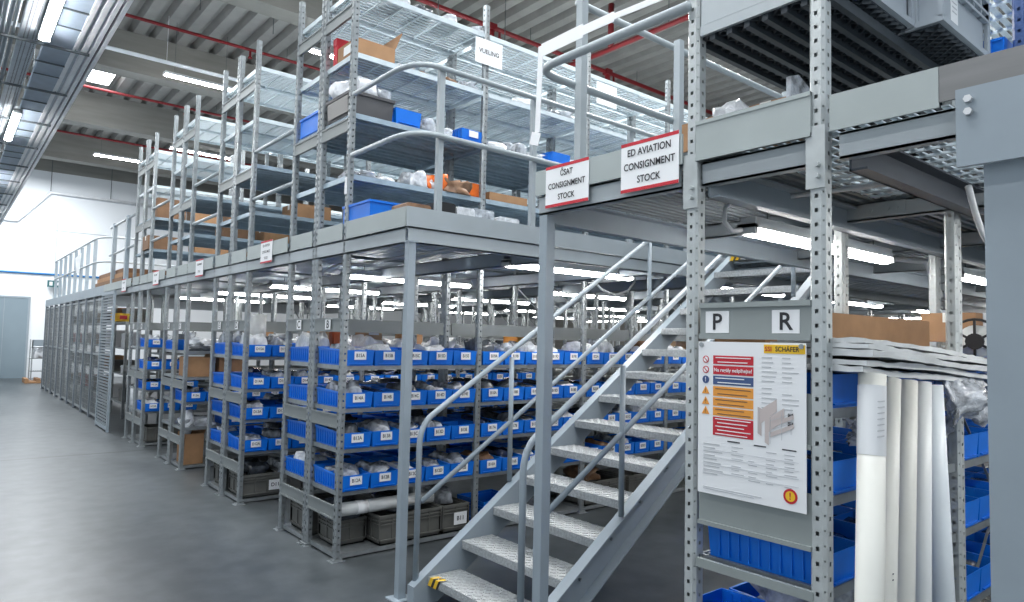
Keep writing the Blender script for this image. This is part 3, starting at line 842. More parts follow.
def carton(x, y, z, L, W, Hh, label, m_=brown, open_=False, group=None, flap=True, rz=0., tape=True, card=False):
    m = MB(); t = .006
    m.box((-L/2, -W/2, 0), (L/2, W/2, t))
    for a, b_ in (((-L/2, -W/2), (L/2, -W/2+t)), ((-L/2, W/2-t), (L/2, W/2)), ((-L/2, -W/2+t), (-L/2+t, W/2-t)), ((L/2-t, -W/2+t), (L/2, W/2-t))):
        m.box((a[0], a[1], t), (b_[0], b_[1], Hh))
    if not open_:
        m.box((-L/2, -W/2, Hh), (L/2, -.002, Hh+t)); m.box((-L/2, .002, Hh), (L/2, W/2, Hh+t))
    root = m.build('cardboard_box', m_)
    root.location = (x, y, z); root.rotation_euler.z = rz
    if open_:
        f = MB().bar((L/2, 0, Hh), (L/2+.04, 0, Hh+.10), W*.96, t, (0, 1, 0)); f.v = [v for v in f.v]
        fm = MB().add([(L/2, -W/2, Hh), (L/2, W/2, Hh), (L/2+.06, W/2, Hh+.15), (L/2+.06, -W/2, Hh+.15), (L/2+.004, -W/2, Hh), (L/2+.004, W/2, Hh), (L/2+.064, W/2, Hh+.15), (L/2+.064, -W/2, Hh+.15)],
                      [(0,1,2,3),(7,6,5,4),(0,4,5,1),(1,5,6,2),(2,6,7,3),(3,7,4,0)])
        me = fm.build('tmp', m_); d = me.data; bpy.data.objects.remove(me)
        q = bpy.data.objects.new('flap', d); COL.objects.link(q); q.parent = root
    elif tape:
        mm = MB().box((-L/2-.001, -.025, Hh+t), (L/2+.001, .025, Hh+t+.001)).box((-L/2-.001, -.025, Hh*.7), (-L/2, .025, Hh+t)).box((L/2, -.025, Hh*.7), (L/2+.001, .025, Hh+t))
        me = mm.build('tmp', rollcream); d = me.data; bpy.data.objects.remove(me)
        q = bpy.data.objects.new('packing_tape', d); COL.objects.link(q); q.parent = root
    if card:
        mm = MB().box((-.05, -W/2-.002, Hh*.5), (.05, -W/2-.0005, Hh*.5+.09)); me = mm.build('tmp', white); d = me.data; bpy.data.objects.remove(me)
        q = bpy.data.objects.new('label_card', d); COL.objects.link(q); q.parent = root
    return tag(root, label, 'box', group)
# third rack end
carton(2.49, RY[2]+.24, ZF, .22, .34, .37, 'tall brown cardboard box with white roll on top, floor shelf of the third rack', open_=True)
tag(MB().tube([(2.40, RY[2]+.14, .40), (2.46, RY[2]+.18, .55), (2.43, RY[2]+.2, .70)], .055, 12).build('wrapped_roll', bagwhite, None, True), 'white wrapped roll sticking out of the brown box on the third rack', 'roll')
carton(2.52, RY[2]+.26, 1.118, .30, .4, .24, 'brown cardboard box open towards the aisle on the middle shelf of the third rack', open_=True)
carton(2.90, RY[2]+.26, 1.118, .30, .36, .23, 'closed brown cardboard box beside the open one on the third rack', brownd)
put_bag(2.55, RY[2]+.26, 1.437, 'smoke grey', 'dark folded film on the top shelf of the third rack', 0, (1.6, 1, .8))
put_bag(2.62, RY[2]+.28, 1.50, 'white', 'white film heap on the dark film on the third rack', .3, (1.8, 1, 1.0))
put_bag(2.55, RY[2]+.26, .502, 'clear', 'long clear bag on the lowest bin shelf of the third rack', 0, (1.9, 1, 1.2))
# floor shelf of the first rack: foam wrapped tube and dark bags
m = MB().tube([(2.345, RY[0]+.10, .352), (3.22, RY[0]+.13, .342)], .05, 14)
rl = tag(m.build('foam_tube', foam, None, True), 'pale foam tube with paper band lying on crates, floor shelf of the first rack', 'roll')
MB().tube([(2.52, RY[0]+.106, .350), (2.61, RY[0]+.109, .349)], .0515, 14).build('paper_band', white, rl, True)
for i, (x, k, s) in enumerate(((2.50, 'smoke grey', 1.4), (3.0, 'smoke grey', 1.8), (3.40, 'clear', 1.0), (4.4, 'smoke grey', 1.6), (5.2, 'brown', 1.2))):
    put_bag(x, RY[0]+.33, ZF+.006 if i == 3 else ZF+.20, k, '%s bag over the first rack floor crates, %s from the aisle' % (k, ORD[i]), 0, (s, .85, 1.2))
for i, (x, k) in enumerate(((2.55, 'smoke grey'), (2.85, 'clear'))):
    put_bag(x, RY[1]+.28, ZF+.19, k, '%s bag lying in the floor crate of the second rack' % k, 0, (1.2, .9, 1.3))
# loose cartons standing on top of the bins, seen under the platform
tan = mat('tan_cardboard', (.50, .32, .18), .8, 0, .08, 10)
for i, (x, y, l, w, h, mm_) in enumerate(((2.98, RY[0]+.86, .16, .2, .20, tan), (3.42, RY[1]+.30, .14, .2, .26, tan), (2.50, RY[0]+.86, .13, .16, .20, tan), (4.35, RY[1]+.30, .2, .3, .18, brown),
                                          (5.9, RY[0]+.86, .25, .3, .18, tan), (3.3, RY[2]+.3, .3, .3, .3, brown), (7.4, RY[0]+.8, .4, .3, .25, tan), (8.7, RY[1]+.3, .5, .3, .25, brownd), (10.1, RY[0]+.3, .4, .3, .25, brown))):
    zt = 1.437 + (.0 if (x > 5 and y > 5) or y > 9 or x > 7.5 else .13)
    if x < 5 and y < 7.4: zt = 1.437 + .137
    carton(x, y, zt, l, w, h, 'brown carton, top bin shelf, %s' % ('behind the letter B panel', 'standing on the second rack bins left of the corner column', 'behind the letter C panel', 'above the second rack bins', 'behind the tall stair column', 'on the third rack', 'far behind the staircase', 'far back on the second rack, darker', 'farthest right seen past the treads')[i], mm_, card=(i in (0, 4)))
tag(MB().box((4.62, RY[0]+.72, 1.437), (4.72, RY[0]+.95, 1.72)).box((4.615, RY[0]+.74, 1.5), (4.62, RY[0]+.93, 1.66)).build('orange_package', orange), 'orange carton standing on the top bin shelf behind the stair column', 'box')
tag(MB().box((2.62, RY[0]+.80, 1.55), (2.72, RY[0]+1.0, 1.72)).box((2.615, RY[0]+.82, 1.58), (2.62, RY[0]+.98, 1.69)).build('orange_package', mat('dull_orange_print', (.55, .12, .04), .5)), 'dull orange carton behind the letter B panel of the first rack', 'box')
tag(MB().tube([(2.55, RY[1]+.34, 1.55), (2.55, RY[1]+.34, 1.86)], .085, 16).box((2.52, RY[1]+.25, 1.86), (2.58, RY[1]+.4, 1.868)).build('wrapped_roll', foam, None, True), 'tall wrapped white roll standing on the top shelf of the second rack', 'roll')

# upper level contents of the first rack
c = carton(2.52, RY[0]+.19, 3.84, .34, .32, .125, 'open brown carton with raised flap on the upper left shelf of the first rack', open_=True)
MB().box((2.258, RY[0]+.10, 3.87), (2.2585, RY[0]+.28, 3.95)).build('printed_label', white, c).location = Vector((0,0,0))
for ch in list(c.children):
    if ch.name.startswith('printed_label'): bpy.data.objects.remove(ch)
q = MB().box((-.172, -.12, .03), (-.1705, .05, .10)); oo = q.build('tmp', white); dd = oo.data; bpy.data.objects.remove(oo)
qq = bpy.data.objects.new('printed_label', dd); COL.objects.link(qq); qq.parent = c
tag(MB().box((2.345, RY[0]+.355, 3.842), (2.50, RY[0]+.42, 4.06)).box((2.34, RY[0]+.355, 4.0), (2.345, RY[0]+.42, 4.06)).build('red_carton', red), 'red and orange carton standing beside the open brown carton', 'box')
put_bag(2.52, RY[0]+.18, 3.90, 'white', 'white packet lying inside the open brown carton on the upper shelf', .4, (.7, .5, 1.0))
cc = tag(MB().prism([(2.335, 3.364), (2.685, 3.364), (2.70, 3.535), (2.325, 3.535)], 1, RY[0]+.04, RY[0]+.46).box((2.315, RY[0]+.03, 3.522), (2.71, RY[0]+.47, 3.545)).build('storage_crate', charc), 'charcoal crate with light front panel on the upper shelf of the first rack', 'crate')
MB().add([(2.322, RY[0]+.075, 3.385), (2.322, RY[0]+.43, 3.385), (2.316, RY[0]+.43, 3.515), (2.316, RY[0]+.075, 3.515)], [(3,2,1,0)]).build('front_panel', mat('warm_grey_panel', (.25, .24, .23), .5), cc)
put_bag(2.44, RY[0]+.22, 3.546, 'white', 'crumpled white bag on top of the charcoal crate', .2, (1.2, 1.0, 1.5))
put_bag(2.62, RY[0]+.26, 3.546, 'clear', 'smoky crumpled bag at the right on the charcoal crate', .2, (1.0, .9, 1.2))
put_bin(2.71, RY[0]+.02, 3.364, 'blue bin right of the charcoal crate on the upper shelf', None, None, False, False, 1.1)
put_bin(3.36, RY[0]+.02, 3.364, 'blue bin with white card at the guardrail on the upper shelf', None, None, False, True, .9)
put_bin(4.42, RY[0]+.02, 3.364, 'blue bin behind the tape strip on the upper shelf', None, None, False, False, .9)
put_bin(5.0, RY[0]+.02, 3.364, 'blue bin above the left consignment sign on the upper shelf', None, None, False, False, 1.0)
tag(MB().box((2.335, RY[0]+.60, 3.364), (2.75, RY[0]+1.0, 3.368)).box((2.33, RY[0]+.60, 3.368), (2.338, RY[0]+1.0, 3.53)).box((2.742, RY[0]+.60, 3.368), (2.75, RY[0]+1.0, 3.53)).box((2.338, RY[0]+.60, 3.368), (2.742, RY[0]+.608, 3.53)).box((2.338, RY[0]+.992, 3.368), (2.742, RY[0]+1.0, 3.53)).box((2.322, RY[0]+.59, 3.51), (2.338, RY[0]+1.01, 3.53)).build('blue_crate', blue), 'large blue crate at the aisle end of the upper shelf, rear half of first rack', 'crate')
def bags_on(y, z, lst, where):
    for i, (x, k, s) in enumerate(lst):
        put_bag(x, y, z, k, '%s bag, %s in the row on %s' % (k, ORD[i], where), U(-.5, .5), s)
bags_on(RY[0]+.17, 3.364, ((3.06, 'clear', (1.1, .8, 1.3)), (3.22, 'white', (.8, .7, .9)), (3.78, 'white', (1.3, .7, .8)), (4.02, 'clear', (1.4, .7, 1.3)), (4.25, 'white', (1.1, .7, .7)), (4.75, 'white', (1., .7, 1.1)), (5.5, 'white', (1.3, .8, 1.2)), (6.1, 'clear', (1.3, .8, 1.2))), 'the upper shelf with the blue bins')
bags_on(RY[0]+.17, 2.889, ((2.48, 'clear', (1.2, .8, .6)), (2.66, 'white', (1., .6, .5)), (2.98, 'white', (1.0, .8, 1.5)), (3.16, 'clear', (.9, .7, 1.2)), (4.6, 'clear', (1.4, .8, 1.2)), (5.3, 'white', (1.4, .8, 1.2))), 'the upper shelf with the orange packets')
bags_on(RY[0]+.17, 3.839, ((2.80, 'white', (1., .7, .5)), (2.98, 'brown', (1.1, .6, .35)), (3.22, 'brown', (1.2, .7, .5)), (3.45, 'clear', (1., .7, .8)), (4.1, 'white', (1.5, .7, .8)), (4.6, 'clear', (1.5, .7, .9))), 'the shelf with the open brown carton')
bags_on(RY[0]+.2, 4.364, ((2.72, 'white', (1.2, .9, .7)), (2.98, 'smoke grey', (1., .8, .7)), (3.25, 'white', (1.1, .9, .8)), (3.55, 'clear', (1.0, .8, .8))), 'the topmost grid shelf of the first rack')
for nm_, m_, x, y, z, s, lab in (('orange_bag', orangebag, 3.16, RY[0]+.14, 2.889, (1.1, .6, 1.5), 'bright orange soft packet on the upper shelf behind the rail post'),
                                 ('brown_packet', bagbrown, 3.34, RY[0]+.10, 2.889, (1.5, .6, 1.2), 'brown paper packet left of the orange box on the upper shelf'),
                                 ('pink_packet', pinkbag, 2.58, RY[0]+.36, 2.889, (1.4, .5, .6), 'pale pink packet lying on the upper shelf near the aisle')):
    me = lump(len(lab), .098, .19, .062, .5); me.materials.append(m_)
    o = bpy.data.objects.new(nm_, me); COL.objects.link(o); o.location = (x, y, z); o.scale = s; tag(o, lab, 'packet')
b_ = MB().box((3.50, RY[0]+.10, 2.889), (3.63, RY[0]+.30, 3.03)); tag(b_.box((3.52, RY[0]+.098, 2.92), (3.61, RY[0]+.10, 3.0)).build('orange_package', orangebag), 'orange box standing right of the brown packet on the upper shelf', 'box')
carton(3.90, RY[0]+.2, 2.889, .44, .34, .07, 'flat brown carton lying on the upper shelf left of the tape strip', brown)
carton(3.665, RY[0]+.3, 2.889, .06, .2, .08, 'small tan carton between orange box and flat carton', brown, tape=False)
# deck level
m = MB(); 
o = tag(MB().box((2.335, 4.44, ZD+.0), (2.72, 4.86, ZD+.005)).box((2.33, 4.44, ZD+.005), (2.338, 4.86, ZD+.135)).box((2.712, 4.44, ZD+.005), (2.72, 4.86, ZD+.135)).box((2.338, 4.44, ZD+.005), (2.712, 4.448, ZD+.135)).box((2.338, 4.852, ZD+.005), (2.712, 4.86, ZD+.135)).box((2.322, 4.43, ZD+.118), (2.338, 4.87, ZD+.135)).box((2.338, 4.43, ZD+.118), (2.73, 4.44, ZD+.135)).build('blue_crate', blue), 'blue crate standing on the platform floor at its front corner', 'crate')
for i, (x, y, l, w, h, m_, lab) in enumerate(((2.72, 4.15, .16, .22, .11, blackm, 'black packet on the platform floor behind the corner kick plate'), (2.90, 4.15, .16, .2, .10, bagwhite, 'white packet beside the black packet on the platform floor'),
                                              (3.10, 4.2, .2, .2, .12, bagclear, 'clear wrapped packet on the platform floor under the first rail post'), (2.50, 4.15, .2, .2, .07, bagbrown, 'tan packet on the platform floor nearest the corner'), (3.35, 4.2, .2, .2, .09, bagwhite, 'white packet on the platform floor right of the rail post'))):
    mm = MB(); ch = .012
    mm.prism([(x-l/2+ch, ZD), (x+l/2-ch, ZD), (x+l/2, ZD+ch), (x+l/2, ZD+h-ch), (x+l/2-ch, ZD+h), (x-l/2+ch, ZD+h), (x-l/2, ZD+h-ch), (x-l/2, ZD+ch)], 1, y-w/2, y+w/2)
    tag(mm.build('packet', m_), lab, 'packet')
# contents of the other upper racks: cartons seen end-on
for i, (rk, hz, x, l, h) in enumerate(((3, 1, 2.6, .4, .30), (3, 1, 3.1, .4, .32), (3, 1, 3.7, .5, .25), (3, 0, 2.5, .4, .2), (3, 0, 3.2, .5, .16), (3, 0, 4.0, .5, .18), (2, 0, 2.9, .35, .14), (2, 0, 3.5, .5, .2), (1, 0, 3.0, .4, .15))):
    carton(x, RY[rk]+.27, HIGHZ[hz]+.004, l, .36, h, 'brown carton on the %s upper shelf of the %s rack, %s from the aisle' % (('lowest', 'second')[hz], names[rk], ORD[[0,1,2,0,1,2,0,1,0][i]]), brownd if i % 3 == 0 else brown)

# ------------------------------------------------------------------ right foreground: rolls, foam, carton, reel, totes
for i, (xb, yb, xt, yt, zt, r, m_, lab) in enumerate((
    (2.335, .98, 2.430, 1.02, 1.565, .043, rollcream, 'thickest cream roll with printed paper at its top, leaning on the right rack'),
    (2.471, .98, 2.623, 1.035, 1.545, .031, rollcream, 'thin cream roll just right of the thickest roll, leaning on the right rack'),
    (2.610, .98, 2.765, 1.035, 1.535, .034, rollcream, 'middle cream roll of the five leaning on the right rack'),
    (2.760, .98, 2.900, 1.035, 1.527, .033, rollwhite, 'slim white roll, fourth from the left of the five leaning on the right rack'),
    (2.953, .98, 2.995, 1.035, 1.515, .040, rollblue, 'bluish white roll, rightmost of the five leaning on the right rack'))):
    # extend the axis down to the floor
    zb = .86 - .04*i
    dx, dy = (xt-xb)/(zt-zb), (yt-yb)/(zt-zb)
    f = Vector((xb-dx*zb, max(.9, yb-dy*zb*.4), 0.003)); t_ = Vector((xt, yt, zt))
    m = MB().tube([f, f.lerp(t_, .5), t_], r*1.04 if i < 4 else r*1.25, 18, True, r)
    # hollow core seen at the top
    d = (t_-f).normalized()
    o = tag(m.build('film_roll', m_, None, True), lab, 'roll', None)
    MB().tube([t_-d*.004, t_+d*.002], r*.45, 12).build('core', brownd, o)
    if i == 0:
        a, b_ = f.lerp(t_, .83), f.lerp(t_, .975)
        pw = MB().tube([a, b_], r*1.03, 18, False).build('paper_wrap', white, o, True)
        for k in range(7):
            p = f.lerp(t_, .945-.012*k)
            MB().cbox((p.x-.035, p.y-.044, p.z), (.05, .002, .003)).build('print_line', greyink, pw)
    if i == 1:
        for k in range(2):
            p = f.lerp(t_, .575+.012*k); MB().cbox((p.x-.008, p.y-.027, p.z), (.03, .002, .003)).build('print_line', ink, o)
# plastic wrapped foam sheets lying on the bins
m_ = foam
FO = ((2.36, 3.62, 1.02, 1.33, 1.562, .020), (2.36, 3.74, 1.00, 1.34, 1.588, .018), (2.36, 3.88, .98, 1.33, 1.612, .022), (2.36, 3.84, 1.0, 1.35, 1.640, .018), (2.36, 3.78, 1.02, 1.33, 1.664, .016))
for i, (x0, x1, y0, y1, z, th) in enumerate(FO):
    m = MB(); n, q = 26, 7; rf = random.Random(40+i); top = []; bot = []
    for k in range(n+1):
        t = k/n
        for j in range(q+1):
            v = j/q; x = x0+(x1-x0)*t + .02*math.sin(5*v+i) * (t > .9); y = y0+(y1-y0)*v + .008*math.sin(9*t+i)
            z_ = z + .01 - .075*t - .004*math.sin(7*t+i*2)
            e = th*(1 - (.6 if t > .97 else 0))
            top.append((x, y, z_+e+rf.uniform(-.0035, .0035))); bot.append((x, y, z_+rf.uniform(-.002, .002)))
    w_ = q+1
    f1 = [(k*w_+j, k*w_+j+1, (k+1)*w_+j+1, (k+1)*w_+j) for k in range(n) for j in range(q)]
    N_ = len(top)
    m.add(top+bot, [tuple(reversed(f)) for f in f1] + [tuple(N_+a for a in f) for f in f1] +
          [(k*w_, (k+1)*w_, N_+(k+1)*w_, N_+k*w_) for k in range(n)] + [(k*w_+q, N_+k*w_+q, N_+(k+1)*w_+q, (k+1)*w_+q) for k in range(n)] +
          [(j, N_+j, N_+j+1, j+1) for j in range(q)] + [(n*w_+j, n*w_+j+1, N_+n*w_+j+1, N_+n*w_+j) for j in range(q)])
    tag(m.build('foam_sheet', foam), ('lowest', 'second from bottom', 'middle', 'second from top', 'topmost')[i] + ' wrapped foam sheet of the stack above the cream rolls', 'foam sheet', 'wrapped foam sheets above the rolls')
def drape(name, cx, cy, z0, w, h, depth, m_, label, seed):
    rnd = random.Random(seed); m = MB(); n = 12; vs = []
    for j in range(n+1):
        for i in range(n+1):
            u, v = i/n, j/n
            vs.append((cx-w/2+w*u+.01*math.sin(7*v+seed), cy - depth*math.sin(math.pi*v)*(.6+.4*math.sin(9*u+seed)) + rnd.uniform(-.012, .012), z0 - h*v*(.75+.25*math.sin(3.1*u+seed)) + rnd.uniform(-.008, .008)))
    k = len(vs)
    vs2 = [(a, b_+.05*math.sin(math.pi*(i % (n+1))/n)+.006, c) for i, (a, b_, c) in enumerate(vs)]
    fs = [(j*(n+1)+i, j*(n+1)+i+1, (j+1)*(n+1)+i+1, (j+1)*(n+1)+i) for j in range(n) for i in range(n)]
    m.add(vs, fs); m.add(vs2, [tuple(reversed(f)) for f in fs])
    return tag(m.build(name, m_, None, True), label, 'bag')
drape('plastic_bag', 3.32, 1.02, 1.53, .46, .30, .07, bagclear, 'clear plastic bag hanging below the foam sheets right of the rolls', 3)
drape('plastic_bag', 3.86, 1.06, 1.55, .34, .22, .06, bagclear, 'clear plastic sleeve hanging next to the right column', 8)
drape('plastic_bag', 2.50, 1.08, 1.40, .14, .10, .03, bagclear, 'clear plastic bag over the bins between post and thickest roll', 5)
carton(3.21, 1.505, 1.58, 1.62, .22, .215, 'long brown cardboard box lying above the foam sheets on the right rack', brown)
tag(MB().box((2.45, 1.40, 1.803), (2.95, 1.60, 1.812)).build('cardboard_sheet', brownd), 'dark flat cardboard sheet on top of the long brown box', 'cardboard')
carton(4.62, 1.45, 1.70, .34, .28, .16, 'brown carton behind the cable reel at the right column', brown, card=True)
carton(4.95, 1.40, 1.56, .4, .3, .13, 'tan carton below the cable reel near the right column', brown)
rr = empty('cable_reel', (4.12, 1.22, 1.56), 'white wire reel with black spoked flange on the right rack', 'reel')
m = MB().tube([(4.135, 1.22, 1.70), (4.24, 1.22, 1.70)], .085, 20); m.build('winding', rollwhite, rr, True)
m = MB(); ring = [(4.125, 1.22+.115*math.cos(a), 1.70+.115*math.sin(a)) for a in [2*math.pi*k/24 for k in range(25)]]
m.tube(ring, .007, 6, False)
for k in range(6):
    a = math.pi/6+k*math.pi/3; m.bar((4.125, 1.22, 1.70), (4.125, 1.22+.115*math.cos(a), 1.70+.115*math.sin(a)), .011, .010, (1, 0, 0))
m.tube([(4.115, 1.22, 1.70), (4.135, 1.22, 1.70)], .042, 14); m.build('flange', blackm, rr)
# packets on the near platform behind the kick plate
me = lump(55, .09, .10, .09, .4); me.materials.append(bagwhite)
o = bpy.data.objects.new('plastic_bag', me); COL.objects.link(o); o.location = (X0+.22, 1.60, ZD+.005); tag(o, 'white printed plastic bag on the near platform behind the left post', 'bag')
carton(X0+.36, 1.50, ZD+.005, .18, .2, .14, 'small brown carton in a clear bag on the near platform between the posts', brown)
tag(MB().prism([(X0+.20, ZD), (X0+.36, ZD), (X0+.40, ZD+.17), (X0+.26, ZD+.22), (X0+.2, ZD+.20)], 1, 1.35, 1.37).build('plastic_bag', bagclear), 'clear pouch standing in front of the small brown carton', 'bag')
crate('storage_crate', X0+.55, 1.18, ZD+.005, .62, .40, .10, blackm, 'low black crate on the near platform beside the right post')
carton(X0+.30, 1.80, ZD+.005, .16, .16, .12, 'small brown carton behind the ED consignment sign', brown)
# grey totes on the lattice shelf
def tote(x, y, z, L, W, Hh, label, card=False):
    r = empty('storage_tote', (x, y, z), label, 'tote', 'light grey totes on the lattice shelf')
    m = MB(); i = .02
    m.box((i, i, .02), (L-i, i+.006, Hh)); m.box((i, W-i-.006, .02), (L-i, W-i, Hh)); m.box((i, i, .02), (i+.006, W-i, Hh)); m.box((L-i-.006, i, .02), (L-i, W-i, Hh))
    for zz, tt in ((Hh-.03, .03), (Hh-.085, .012), (Hh-.12, .012), (.02, .025)):
        m.box((0, 0, zz), (L, i, zz+tt)); m.box((0, W-i, zz), (L, W, zz+tt)); m.box((0, i, zz), (i, W-i, zz+tt)); m.box((L-i, i, zz), (L, W-i, zz+tt))
    for k in range(7):
        xx = k*(L-.014)/6; m.box((xx, .003, Hh-.12), (xx+.014, i, Hh-.03))
        if k in (0, 6): m.box((xx, .003, .04), (xx+.03, i, Hh))
    for k in range(5):
        yy = k*(W-.014)/4; m.box((.003, yy, .04), (i, yy+.014, Hh-.03))
    m.v = [(a+x, b_+y, c+z) for a, b_, c in m.v]; m.build('body', totem, r)
    m = MB(); m.box((i, i, .012), (L-i, W-i, .018))
    n = 14
    for k in range(-6, n):
        for s in (1, -1):
            xa = i + k*.05; xb = xa + (W-2*i)
            ca, cb = max(xa, i), min(xb, L-i)
            if cb-ca < .01: continue
            f = (lambda xv: i+(xv-xa)) if s > 0 else (lambda xv: W-i-(xv-xa))
            m.bar((ca, f(ca), .006), (cb, f(cb), .006), .005, .012)
    m.v = [(a+x, b_+y, c+z) for a, b_, c in m.v]; m.build('ribbed_base', darkgrid, r)
    if card:
        lp = MB().box((x+.14, y+i-.002, z+.06), (x+.22, y+i, z+.19)).build('label_card', white, r)
        for k in range(3): MB().box((x+.155, y+i-.003, z+.15-.02*k), (x+.205, y+i-.002, z+.155-.02*k)).build('print_line', greyink, lp)
    return r
tote(2.36, 1.06, 2.922, .58, .39, .30, 'grey tote nearer the aisle on the lattice shelf at upper right')
tote(2.955, .962, 2.922, .56, .39, .30, 'grey tote with white card overhanging the lattice shelf at upper right', True)
# blue bins and blue upright at the upper right edge
for k in range(3):
    put_bin(3.60+.25*k, .93, 2.955, 'blue bin behind the grey totes at the upper right edge, %s from the left' % ORD[k], 'blue bins behind the grey totes', None, False, False, .9)
ub = empty('shelving_rack', (3.5, .93, ZD), 'grey shelf with blue painted post beyond the grey totes at the upper right edge', 'rack')
MB().box((3.58, .915, 2.92), (4.6, .93, 2.955)).box((3.58, .93, 2.94), (4.6, 1.45, 2.952)).build('shelf', galvshelf, ub)
part_at(UP_PR, 'upright', ub, (3.64, .885, ZD)); ub.children[-1].data = UP_PR.copy(); ub.children[-1].data.materials[0] = bluepaint
part_at(SH_GRID, 'grid_shelf', ub, (3.60, .94, 3.5))

# ------------------------------------------------------------------ notice board and signs
nb = empty('notice_board', (X0, 1.4, 1.07), 'white safety notice with red, navy and orange bars on the right rack end', 'notice')
NX = X0-.012
y0_, y1_, z0_, z1_ = 1.183, 1.620, 1.084, 1.664
MB().box((NX, y0_, z0_), (NX+.004, y1_, z1_)).build('board', white, nb)
def NB(u0, v0, u1, v1, m_, name, d=.0012, parent=nb):
    """rectangle on the notice: u from its left edge, v from its top, both 0..1"""
    W, Hh = y1_-y0_, z1_-z0_
    return MB().box((NX-d, y1_-u1*W, z1_-v1*Hh), (NX-d+.001, y1_-u0*W, z1_-v0*Hh)).build(name, m_, parent)
def NT(txt, u, v, size, m_, bold=True, parent=nb, align='CENTER', sx=1.):
    W, Hh = y1_-y0_, z1_-z0_
    return lettering(txt, size, (NX-.003, y1_-u*W, z1_-v*Hh), 'x', parent, m_, bold, align, sx)
for u in (.035, .965):
    m = MB(); W, Hh = y1_-y0_, z1_-z0_
    m.tube([(NX-.006, y1_-u*W, z1_-.02*Hh), (NX, y1_-u*W, z1_-.02*Hh)], .009, 12); m.build('screw', galv, nb)
lg = NB(.64, .012, .995, .066, yellow, 'logo_band')
NT('SCHÄFER', .845, .040, .024, ink, True, lg, sx=.9)
NT('SSI', .682, .040, .023, red, True, lg)
bars = ((.09, .147, red), (.157, .214, red), (.224, .281, navy), (.292, .357, orange), (.366, .421, orange), (.430, .484, orange), (.493, .612, red))
for i, (a, b_, m_) in enumerate(bars):
    br = NB(.155, a, .545, b_, m_, 'message_bar')
    if i == 1: NT('Na regály nešplhejte!', .35, (a+b_)/2, .019, white, True, br)
    else:
        n = 2 if i < 6 else 5
        for k in range(n):
            v = a + (b_-a)*(k+.5)/n
            NB(.18+.02*(k % 2), v-.003, .52-.03*((k+i) % 3), v+.003, white if m_ is not orange else brownd, 'print_line', .002, br)
def disc(u, v, r, m_, name, d=.0015, n=20):
    W, Hh = y1_-y0_, z1_-z0_; y, z = y1_-u*W, z1_-v*Hh
    return MB().tube([(NX-d, y, z), (NX-d+.001, y, z)], r, n).build(name, m_, nb)
for v in (.118, .186):
    disc(.08, v, .014, red, 'prohibition_sign'); disc(.08, v, .0105, white, 'prohibition_sign', .002)
    W, Hh = y1_-y0_, z1_-z0_; y, z = y1_-.08*W, z1_-v*Hh
    MB().bar((NX-.0022, y+.008, z+.008), (NX-.0022, y-.008, z-.008), .003, .001, (1, 0, 0)).build('prohibition_slash', red, nb)
disc(.08, .252, .015, navy, 'mandatory_sign'); NT('!', .08, .252, .024, white)
for v in (.322, .392, .456):
    W, Hh = y1_-y0_, z1_-z0_; y, z = y1_-.08*W, z1_-v*Hh
    MB().prism([(y-.017, z-.014), (y+.017, z-.014), (y, z+.016)], 0, NX-.0016, NX-.0006).build('warning_triangle', orange, nb)
    NT('!', .08, v+.004, .02, ink)
rnd = random.Random(4)
for k in range(11):
    v = .09+.029*k if k < 6 else .10+.030*k
    NB(.62, v, .62+.08+.06*rnd.random(), v+.007, greyink, 'print_line'); 
    if k != 6: NB(.80, v, .80+.06+.10*rnd.random(), v+.007, greyink, 'print_line')
for k in range(9):
    v = .672+.024*k
    NB(.06, v, .06+.10+.10*rnd.random(), v+.008, greyink, 'print_line')
    for q in range(4):
        if rnd.random() < .75: NB(.34+.16*q, v, .34+.16*q+.05+.07*rnd.random(), v+.005, greyink, 'print_line')
    if k in (1, 3, 5, 7): NB(.06, v+.014, .94, v+.0155, greyink, 'rule_line')
NB(.30, .638, .42, .646, ink, 'print_line'); NB(.55, .640, .66, .647, ink, 'print_line'); NB(.8, .640, .92, .647, ink, 'print_line')
NB(.06, .955, .62, .960, greyink, 'print_line'); NB(.06, .968, .55, .972, greyink, 'print_line')
disc(.87, .915, .026, red, 'warning_seal'); disc(.87, .915, .018, yellow, 'warning_seal', .002); NT('!', .87, .915, .034, red)
# small drawing of a rack
W, Hh = y1_-y0_, z1_-z0_
def dp(u, v, d=0.): return (NX-.0016-d, y1_-u*W, z1_-v*Hh)
dr = MB()
for k, (u, v) in enumerate(((.585, .40), (.65, .45))):
    d = .0004*k
    dr.add([dp(u, v, d), dp(u+.035, v+.012, d), dp(u+.035, v+.18, d), dp(u, v+.165, d)], [(0, 1, 2, 3)])
    dr.add([dp(u+.035, v+.012, d), dp(u+.17, v-.055, d), dp(u+.17, v+.02, d), dp(u+.035, v+.10, d)], [(0, 1, 2, 3)])
for k, v in enumerate((.495, .55)):
    dr.add([dp(.70, v, .001), dp(.90, v-.065, .001), dp(.90, v-.04, .001), dp(.70, v+.03, .001)], [(0, 1, 2, 3)])
dr.build('rack_drawing', pink, nb)
dl = MB()
for u, v0, v1 in ((.60, .4, .56), (.70, .46, .62), (.80, .42, .59), (.88, .39, .55)): dl.bar(dp(u, v0, .002), dp(u, v1, .002), .0015, .0006, (1, 0, 0))
for v in (.48, .535): dl.bar(dp(.70, v, .002), dp(.90, v-.06, .002), .0015, .0006, (1, 0, 0))
dl.build('drawing_lines', greyink, nb)
for v in (.425, .475): NB(.85, v, .895, v+.025, ink, 'drawing_block', .0022)

